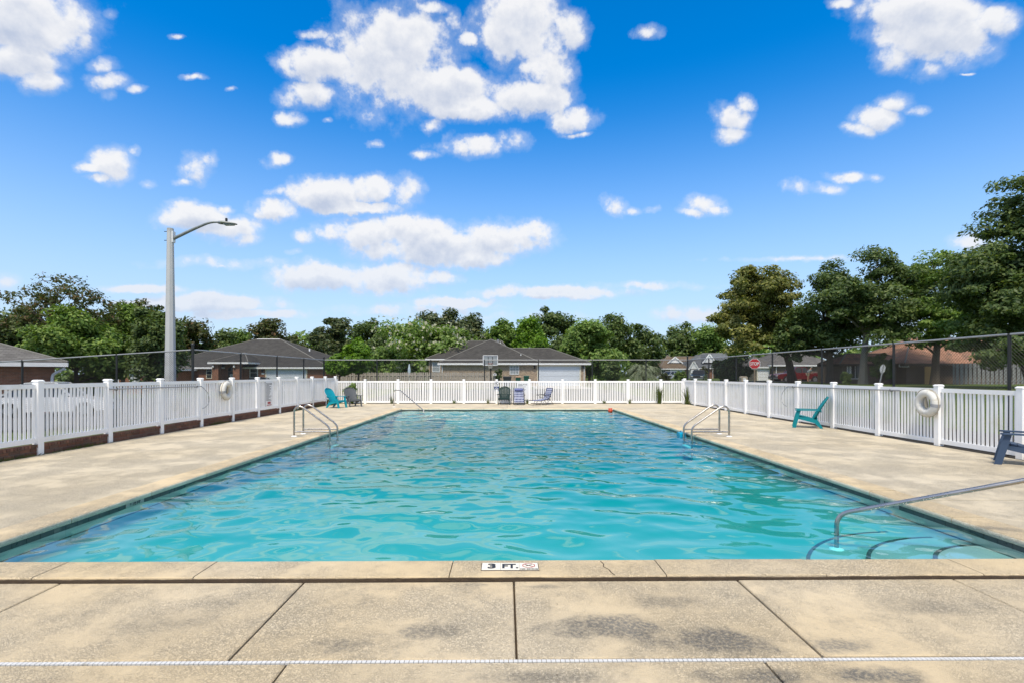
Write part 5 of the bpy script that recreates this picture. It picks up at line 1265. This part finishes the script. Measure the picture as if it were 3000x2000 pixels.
blades('pampas grass clump beside the portico house garage', xat(912, 48), 48, G(-18.5, 48), 1.75, 420, 1.35, .05, L_grassy, 61, arch=.75, rmin=.3)
blades('pale pampas grass clump beside the dark pickup', xat(2118, 62), 62, G(26, 62), 2.0, 420, 1.5, .07, L_grassy, 62, arch=.75, rmin=.3)
blades('tall grassy weed clump by the last far fence post', xat(1932, 27.7), 27.7, 0, 1.12, 70, .35, .035, L_blade, 63, arch=.25, rmin=.12)
blades('tall grassy weed clump in the far right fence corner', xat(2013, 27.3), 27.3, 0, 1.05, 70, .42, .035, L_blade, 64, arch=.3, rmin=.12)
blades('dry tuft at the foot of the far right corner', xat(2022, 27.0), 27.0, 0, .32, 60, .22, .03, L_grassy, 65, arch=.5, rmin=.1)
blades('tall thin grasses behind the grey adirondack chair', xat(1030, 28.3), 28.3, 0, 1.5, 60, .4, .03, L_grassy, 66, arch=.4, rmin=.15)
wi = 70
for px, Y, h_ in ((1432, 27.8, .32), (1330, 27.85, .25), (1845, 27.8, .35), (1858, 27.8, .2), (1770, 27.85, .25), (1793, 27.85, .15), (1640, 27.85, .12), (1145, 27.85, .45), (1540, 27.8, .35)):
    pass
WEEDS = [('weed tuft below the swimmer sign', 1430, 27.8, .34), ('small weed left of the swimmer sign', 1330, 27.85, .24), ('leafy weed by the far fence right of centre', 1845, 27.8, .34), ('tiny weed left of the last far posts', 1770, 27.85, .24), ('thin weed by the far handrail', 1147, 27.85, .5), ('weed tuft between the plaid chairs', 1544, 27.8, .32)]
for lab, px, Y, h_ in WEEDS:
    blades(lab, xat(px, Y), Y, 0, h_, 26, .16, .03, L_blade, wi, name='weed', cat='weed', arch=.4, rmin=.08); wi += 1
GREEN = [('grass fringe at the left wall by the first post', LX+.09, 9.6, .10), ('grass fringe at the left wall below the rescue pole', LX+.09, 11.2, .12), ('grass fringe at the left wall below the life ring', LX+.09, 16.4, .16), ('grass fringe under the left wall past the rules sign', LX+.09, 22.6, .22), ('grass fringe by the far left corner', LX+.1, 25.2, .24)]
for lab, x, y, h_ in GREEN:
    rg = random.Random(wi); t = thing('grass_fringe', lab, 'grass', (x, y, 0)); m = MB()
    for i in range(160):
        yy_ = rg.gauss(0, .5); xx_ = rg.uniform(-.02, .05); hh = h_*rg.uniform(.3, 1)*math.exp(-(yy_/.8)**2); dx_ = rg.uniform(-.02, .08); dy_ = rg.uniform(-.08, .08)
        m.add([(xx_, yy_-.008, 0), (xx_, yy_+.008, 0), (xx_+dx_, yy_+dy_, hh)], [(0,1,2)])
    m.build('blades', L_blade, t, fix=False, kind='stuff'); wi += 1
# leafy upright stems growing through the far fence
rs = np.random.RandomState(77); X_ = xat(1978, 28.25); t = thing('leafy_vine', 'leafy upright stems growing through the far fence', 'vine', (X_, 28.22, 0))
C = []; m = MB()
for k in range(6):
    bx2 = rs.uniform(-.25, .25); hh = rs.uniform(.8, 1.65); m.tube([(bx2, 0, 0), (bx2+rs.uniform(-.08,.08), -.02, hh*.5), (bx2+rs.uniform(-.12,.12), -.05, hh)], .008, 4)
    for z in np.arange(.35, hh, .028): C.append((bx2+rs.normal()*.05, rs.normal()*.05-.08, z))
C = np.array(C); me_ = leaves_mesh('leaf', C, unit(rs.normal(size=C.shape)+[0, -.4, .6]), rs.uniform(.03, .07, len(C)), rs); me_.materials.append(L_mid); link('foliage', me_, t); m.build('stem', M_bark, t, fix=False)

# feathery palm
def palm(label, px, Y, ptop):
    X = xat(px, Y); z0 = G(X, Y); t = thing('palm', label, 'palm tree', (X, Y, z0-.03)); rg = random.Random(9)
    m = MB(); m.tube([(0,0,0),(0.02,0,.8),(0,.02,1.6)], [.28,.24,.2], 9); m.build('trunk', M_bark, t, smooth=True)
    hgt = ztop(ptop, Y)-z0
    for k in range(84):
        a = rg.uniform(0, 6.283); el = rg.uniform(-.1, 1.35); L = rg.uniform(1.9, 2.6); d = Vector((math.cos(a), math.sin(a), 0)); pts = []
        for i in range(9):
            f = i/8; pts.append(Vector((0,0,1.5))+d*L*(math.cos(el)*f+.12*f*f)+Vector((0,0,L*(math.sin(el)*f-.75*f*f*f))))
        m = MB(); m.tube(pts, [.022*(1-.8*i/8) for i in range(9)], 4, caps=False)
        for i in range(8):
            for j in range(4):
                f = (i+j/4)/8
                if f < .15: continue
                p = pts[i].lerp(pts[min(8, i+1)], j/4); tn = (pts[min(8, i+1)]-pts[i]).normalized(); sd_ = tn.cross(Vector((0,0,1))).normalized()
                for s in (-1, 1):
                    l = .5*(1-abs(f-.45)*1.1); tip = p+sd_*s*l*.75+tn*l*.5-Vector((0,0,l*rg.uniform(.15,.6))); w = tn*.034
                    m.add([p-w, p+w, tip], [(0,1,2)])
        m.build('frond', L_palm, t, fix=False)
palm('feathery grey green palm beyond the right end of back fence', 1882, 52, 1036)

# distant wood closing the horizon
rs = np.random.RandomState(99); n = 26000
th = rs.uniform(-1.25, 1.25, n); dist = rs.uniform(128, 150, n); Xw = np.sin(th)*dist; Yw = np.cos(th)*dist
prof_ = 9.0+2.0*np.sin(th*17+1)+1.6*np.sin(th*41)+1.1*np.sin(th*83+2); Zw = rs.uniform(0, 1, n)**.8*prof_
C = np.stack([Xw, Yw, Zw], 1); me_ = leaves_mesh('distant_woods', C, unit(rs.normal(size=(n, 3))+[0, -.6, .6]), rs.uniform(.5, 1.1, n), rs); me_.materials.append(L_mid)
o = link('distant_woods', me_, kind='stuff'); o['label'] = 'far belt of dark woods along the horizon'

# ------------------------------------------------------------------ street furniture
Ys = 42.0; X = xat(2211, Ys); z0 = G(X, Ys)
M_stopred = pmat('stop_sign_red', (.50,.018,.022), .4, var=.08)
t = thing('stop_sign', 'red octagonal STOP sign on a wooden post at right', 'sign', (X, Ys, z0), R(-35))
zc = ztop(1064.5, Ys)-z0; rr = .46
def octa(r_, y0, y1): 
    m = MB(); m.prism([(r_*math.cos(R(22.5+45*i)), zc+r_*math.sin(R(22.5+45*i))) for i in range(8)], 'y', y0, y1); return m
octa(rr, -.065, -.058).build('border', M_trim, t); octa(rr*.92, -.069, -.0655).build('face', M_stopred, t)
text_mesh('STOP', .36, M_trim, t, (0, -.072, zc-.01), (R(90), 0, 0), bold=.008, sx_=.78)
m = MB(); m.box(-.05, .05, -.055, .045, 0, zc+.2); m.build('post', M_post_wood, t)
Ys = 33.0; X = xat(2574, Ys); z0 = G(X, Ys); Xt = xat(2587, Ys); zt2 = ztop(1066, Ys)-z0
t = thing('traffic_sign', 'pale octagonal sign back on a tilted post at right', 'sign', (X, Ys, z0), R(0))
tilt = math.atan2(Xt-X, ztop(1078, Ys)-z0)
M_backs = pmat('bare_aluminium_back', (.50,.52,.54), .45, .3, var=.1)
m = MB(); L_ = zt2/math.cos(tilt); m.box(-.03, .03, -.02, .02, 0, L_*.985); o = m.build('post', M_galv, t); o.rotation_euler = (0, tilt, 0)
m = MB(); c_ = L_-.30; r_ = .31; m.prism([(.6*r_*math.cos(R(22.5+45*i)), c_+r_*math.sin(R(22.5+45*i))) for i in range(8)], 'y', .022, .03); o = m.build('panel', M_backs, t); o.rotation_euler = (0, tilt, 0)
Ys = 44.0; X = xat(2178, Ys); z0 = G(X, Ys)
t = thing('mailbox', 'beige brick mailbox pillar behind the right white fence', 'mailbox', (X, Ys, z0-.02)); M_mail = pmat('beige_stucco', (.40,.34,.27), .9, var=.15, scale=4)
w = 18*Ys/F/2; hh = ztop(1100, Ys)-z0
m = MB(); m.prism([(-w,0),(w,0),(w,hh-.12),(w*.8,hh-.02),(w*.4,hh),(-w*.4,hh),(-w*.8,hh-.02),(-w,hh-.12)], 'y', -.22, .22); m.build('pillar', M_mail, t)
m = MB(); m.prism([(-w*.5,hh*.55),(w*.5,hh*.55),(w*.5,hh*.75),(w*.3,hh*.85),(-w*.3,hh*.85),(-w*.5,hh*.75)], 'y', -.26, -.222); m.build('mailbox_door', M_trim, t)
def bin_(label, px, pw, ptop, Y, mat, lid):
    X = xat(px, Y); z0 = G(X, Y)+.03; hw = pw/2*Y/F; h_ = ztop(ptop, Y)-z0
    t = thing('wheelie_bin', label, 'trash bin', (X, Y, z0), 0, 'bins by the tan house wall')
    m = MB(); m.hexa([(-hw*.8,-.28,.06),(hw*.8,-.28,.06),(hw*.8,.22,.06),(-hw*.8,.22,.06)], [(-hw,-.36,h_-.12),(hw,-.36,h_-.12),(hw,.30,h_-.12),(-hw,.30,h_-.12)]); m.build('body', mat, t)
    m = MB(); m.prism([(-.40,h_-.118),(.33,h_-.118),(.33,h_-.05),(.1,h_),(-.2,h_),(-.40,h_-.07)], 'x', -hw*1.04, hw*1.04); m.build('lid', lid, t)
    for s in (-1, 1):
        m = MB(); m.tube([(s*hw*.7-.02,.26,.11),(s*hw*.7+.02,.26,.11)], .11, 10); m.build('wheel', M_black, t)
M_bgreen = pmat('bin_green', (.005,.075,.045), .45); M_bdark = pmat('bin_charcoal', (.025,.03,.03), .5); M_blid = pmat('bin_tan_lid', (.40,.25,.15), .6)
bin_('wide charcoal bin by the tan house wall', 1486, 24, 1101, 55.5, M_bdark, M_bdark)
bin_('green bin with tan lid by the tan house wall', 1518, 15, 1101, 55.5, M_bgreen, M_blid)
bin_('green bin with green lid nearest the tan house garage', 1542, 15, 1099, 55.5, M_bgreen, M_bgreen)
Yu = 56.5; X = xat(1199, Yu); z0 = G(X, Yu); t = thing('patio_umbrella', 'closed pale blue patio umbrella behind the board fence', 'umbrella', (X, Yu, z0))
M_umb = pmat('pale_blue_canvas', (.42,.52,.60), .9, var=.1); hz2 = ztop(1065, Yu)-z0
m = MB(); m.lathe([(.05,hz2-1.5),(.17,hz2-1.35),(.16,hz2-.6),(.07,hz2-.1),(.02,hz2)], (0,0,0), 10); m.build('canopy', M_umb, t)
m = MB(); m.tube([(0,0,0),(0,0,hz2-1.4)], .025, 8); m.build('pole', M_trim, t)
m = MB(); m.lathe([(.3,0),(.3,.06),(.06,.1),(.05,.3)], (0,0,0), 12); m.build('base', M_black, t)
t = thing('meter_sign', 'small white notice on the board fence end', 'sign', (xat(1450, 49.9), 49.86, ztop(1099, 49.9)))
m = MB(); m.box(-.16,.16,-.012,0,0,.2); m.build('panel', M_trim, t)
m = MB(); m.box(-.11,.11,-.016,-.0125,.11,.15); m.box(-.11,.06,-.016,-.0125,.05,.08); m.build('printed_lines', M_navy, t)

# ------------------------------------------------------------------ cars
M_tyre = pmat('tyre_rubber', (.015,.015,.016), .85); M_rim = pmat('alloy_rim', (.35,.36,.37), .35, .8); M_cglass = pmat('car_glass', (.012,.015,.018), .06, bstr=.01); M_lampg = pmat('headlight_glass', (.55,.56,.55), .15)
def paint(name, c): return pmat(name, c, .28, .1, var=.04, scale=2, bstr=0, coat=.7)
def car(label, name, cat, loc, rz, mat, L, Wd, Hh, kind):
    """front towards local -X"""
    t = thing(name, label, cat, loc, rz); hw = Wd/2; wr = .33 if kind != 'pickup' else .39; ax1, ax2 = -L*.31, L*.30; sill = .26 if kind != 'pickup' else .42
    belt = {'sedan': .92, 'suv': 1.05, 'pickup': 1.18}[kind]
    def arch(cx): return [(cx+wr*1.15*math.cos(R(a)), max(sill, wr+wr*1.15*math.sin(R(a)))) for a in (0, 30, 60, 90, 120, 150, 180)]
    hood = belt-.12
    lower = [(L/2, sill+.1)] + [(ax2+wr*1.2, sill)] + arch(ax2) + [(ax2-wr*1.2, sill), (ax1+wr*1.2, sill)] + arch(ax1) + [(ax1-wr*1.2, sill), (-L/2+.06, sill+.05), (-L/2, sill+.25), (-L/2+.03, hood-.22), (-L/2+.18, hood-.06), (-L*.22, belt)]
    if kind == 'pickup': lower += [(L/2-.02, belt+.0), (L/2, belt-.1)]
    else: lower += [(L*.40, belt+.02), (L/2-.03, belt-.06), (L/2, belt-.3)]
    m = MB(); n = len(lower)
    def rows(f): return [(x, z) for x, z in lower]
    secs = [(-hw, .93), (-hw*.93, 1.0), (hw*.93, 1.0), (hw, .93)]
    for y, s in secs: m.v += [(x, y*(1-.06*max(0, (z-belt*.7)/belt)), (z-sill)*(1 if abs(y) < hw else .97)+sill) for x, z in lower]
    for i in range(3):
        for k in range(n): m.f.append((i*n+k, i*n+(k+1) % n, (i+1)*n+(k+1) % n, (i+1)*n+k))
    m.f += [tuple(range(n))[::-1], tuple(3*n+k for k in range(n))]
    m.build('body', mat, t)
    if kind == 'sedan': gh = [(-L*.20, belt), (-L*.06, Hh-.04), (L*.08, Hh), (L*.20, Hh-.06), (L*.38, belt+.01)]
    elif kind == 'suv': gh = [(-L*.20, belt), (-L*.09, Hh-.05), (L*.05, Hh), (L*.38, Hh-.05), (L*.46, belt+.02)]
    else: gh = [(-L*.17, belt), (-L*.07, Hh-.04), (L*.02, Hh), (L*.13, Hh-.03), (L*.17, belt)]
    m = MB(); k = len(gh)
    for y0, y1 in ((-hw*.92, -hw*.74), (hw*.92, hw*.74)): m.v += [(x, y0+(y1-y0)*(z-belt)/(Hh-belt), z) for x, z in gh]
    m.f = [tuple(range(k))[::-1], tuple(k+i for i in range(k))] + [(i, (i+1) % k, (i+1) % k+k, i+k) for i in range(k)]
    m.build('window_glass', M_cglass, t)
    m = MB(); e = .03      # roof skin and pillars over the glass
    rp_ = [g for g in gh if g[1] > belt+.3]
    m.prism([(rp_[0][0]-.02, rp_[0][1]-.02)] + [(x, z+.025) for x, z in rp_] + [(rp_[-1][0]+.02, rp_[-1][1]-.02)], 'y', -hw*.76, hw*.76)
    for s in (-1, 1):
        for (xa, za), (xb, zb_) in ((gh[0], rp_[0]), (gh[-1], rp_[-1]), ((L*.08 if kind != 'pickup' else 0.03*L, belt), (L*.08 if kind != 'pickup' else 0.03*L, Hh-.02))):
            m.bar((xa, s*hw*.925, za), (xb, s*hw*.755, zb_), .06, .07)
    m.build('roof', mat, t)
    for ax in (ax1, ax2):
        for s in (-1, 1):
            m = MB(); y = s*(hw-.12); m.tube([(ax, y-.1, wr), (ax, y+.1, wr)], wr, 20); w = m.build('wheel', M_tyre, t, smooth=True)
            m = MB(); m.tube([(ax, s*(hw-.03), wr), (ax, s*(hw-.012), wr)], wr*.62, 14); m.build('rim', M_rim, w)
    for s in (-1, 1):
        m = MB(); m.box(-L/2-.005, -L/2+.12, s*hw*.72-.16, s*hw*.72+.16, hood-.30, hood-.14); m.build('headlight', M_lampg, t)
        m = MB(); m.box(L/2-.08, L/2+.01, s*hw*.78-.12, s*hw*.78+.12, belt-.34, belt-.16); m.build('tail_light', M_stopred, t)
        m = MB(); m.box(-L*.15, -L*.12, s*(hw+.03)-.08, s*(hw+.03)+.08, belt, belt+.14); m.build('mirror', mat, t)
    m = MB(); m.box(-L/2-.01, -L/2+.05, -hw*.45, hw*.45, sill+.28, hood-.16); m.build('grille', M_black, t)
    m = MB(); m.box(-L/2-.05, -L/2+.10, -hw*.92, hw*.92, sill+.02, sill+.2); m.build('bumper', M_rim if kind == 'pickup' else mat, t)
    if kind == 'pickup':
        m = MB(); m.box(L*.19, L/2-.06, -hw*.8, hw*.8, belt-.02, belt+.004); m.build('bed_opening', M_black, t)
    return t
Pw, Pd, Ps, Pr, Pk = paint('white_paint', (.72,.72,.73)), paint('black_paint', (.02,.022,.025)), paint('silver_paint', (.42,.46,.52)), paint('red_paint', (.13,.010,.012)), paint('dark_green_paint', (.012,.022,.02))
x = xat(248, 26); car('white sedan parked behind the left white fence', 'parked_car', 'car', (x+.3, 24.0, G(x, 24)+.06), R(200), Pw, 4.6, 1.8, 1.62, 'sedan')
x = xat(748, 44); car('black car roof showing above the left fence', 'parked_car', 'car', (x, 44, G(x, 44)+.1), R(15), Pd, 4.4, 1.8, 1.68, 'sedan')
Yc = 92; x = xat(1962, Yc); car('silver blue sedan parked at the brown roofed house', 'parked_car', 'car', (x, Yc, .62), R(28), Ps, 4.6, 1.85, 1.52, 'sedan')
Yc = 78; x = xat(2048, Yc); car('dark pickup facing the pool by the white gabled house', 'pickup_truck', 'truck', (x, Yc, .45), R(62), Pk, 5.4, 1.95, 1.82, 'pickup')
Yc = 60; x = xat(2332, Yc); car('red pickup truck parked behind the leaning tree trunk', 'pickup_truck', 'truck', (x, Yc, G(x, Yc)-.12), R(4), Pr, 5.7, 1.95, 1.85, 'pickup')

# ------------------------------------------------------------------ person bending beside the pickup
Yp = 56.5; X = xat(2367, Yp); z0 = G(X, Yp)+.03
per = thing('person', 'person in grey shirt bending beside the red pickup', 'person', (X, Yp, z0), R(0))
def skin(name, verts, edges, mat):
    me_ = bpy.data.meshes.new(name); me_.from_pydata([v[:3] for v in verts], edges, []); me_.materials.append(mat)
    o = link(name, me_, per); sk_ = o.modifiers.new('skin', 'SKIN'); o.modifiers.new('sub', 'SUBSURF').levels = 1; o.modifiers['sub'].render_levels = 2
    for i, v in enumerate(verts):
        me_.skin_vertices[0].data[i].radius = (v[3], v[3]); me_.skin_vertices[0].data[i].use_root = (i == 0)
    sk_.use_smooth_shade = True; return o
M_skin = pmat('skin', (.36,.20,.13), .6); M_shirt = pmat('grey_shirt', (.17,.20,.22), .9); M_short = pmat('khaki_shorts', (.30,.26,.19), .9)
bv = [(0,0,.90,.13),(.08,0,1.12,.13),(.20,0,1.33,.14),(.28,0,1.42,.055),(.36,-.01,1.52,.095),(.40,-.01,1.60,.08),
      (.0,-.11,.86,.09),(-.08,-.12,.48,.062),(-.14,-.12,.10,.042),(-.04,-.13,.03,.035),
      (.0,.11,.86,.09),(.14,.12,.48,.062),(.06,.12,.10,.042),(.17,.13,.03,.035),
      (.22,-.19,1.32,.055),(.32,-.22,1.06,.042),(.46,-.16,.92,.032),(.52,-.14,.88,.03),
      (.22,.19,1.32,.055),(.34,.22,1.06,.042),(.48,.16,.92,.032),(.54,.14,.88,.03)]
skin('body', bv, [(0,1),(1,2),(2,3),(3,4),(4,5),(0,6),(6,7),(7,8),(8,9),(0,10),(10,11),(11,12),(12,13),(2,14),(14,15),(15,16),(16,17),(2,18),(18,19),(19,20),(20,21)], M_skin)
skin('shirt', [(.0,0,.90,.19),(.08,0,1.12,.19),(.20,0,1.34,.19),(.22,-.19,1.32,.09),(.28,-.21,1.14,.08),(.22,.19,1.32,.09),(.28,.21,1.14,.08)], [(0,1),(1,2),(2,3),(3,4),(2,5),(5,6)], M_shirt)
skin('shorts', [(0,0,.92,.15),(0,-.11,.84,.11),(-.06,-.12,.55,.085),(0,.11,.84,.11),(.10,.12,.55,.085)], [(0,1),(1,2),(0,3),(3,4)], M_short)
m = MB(); m.lathe([(.10,-.02),(.105,.04),(.07,.10),(.01,.125)], (.395,-.01,1.60), 10); m.build('cap', M_shirt, per, smooth=True)
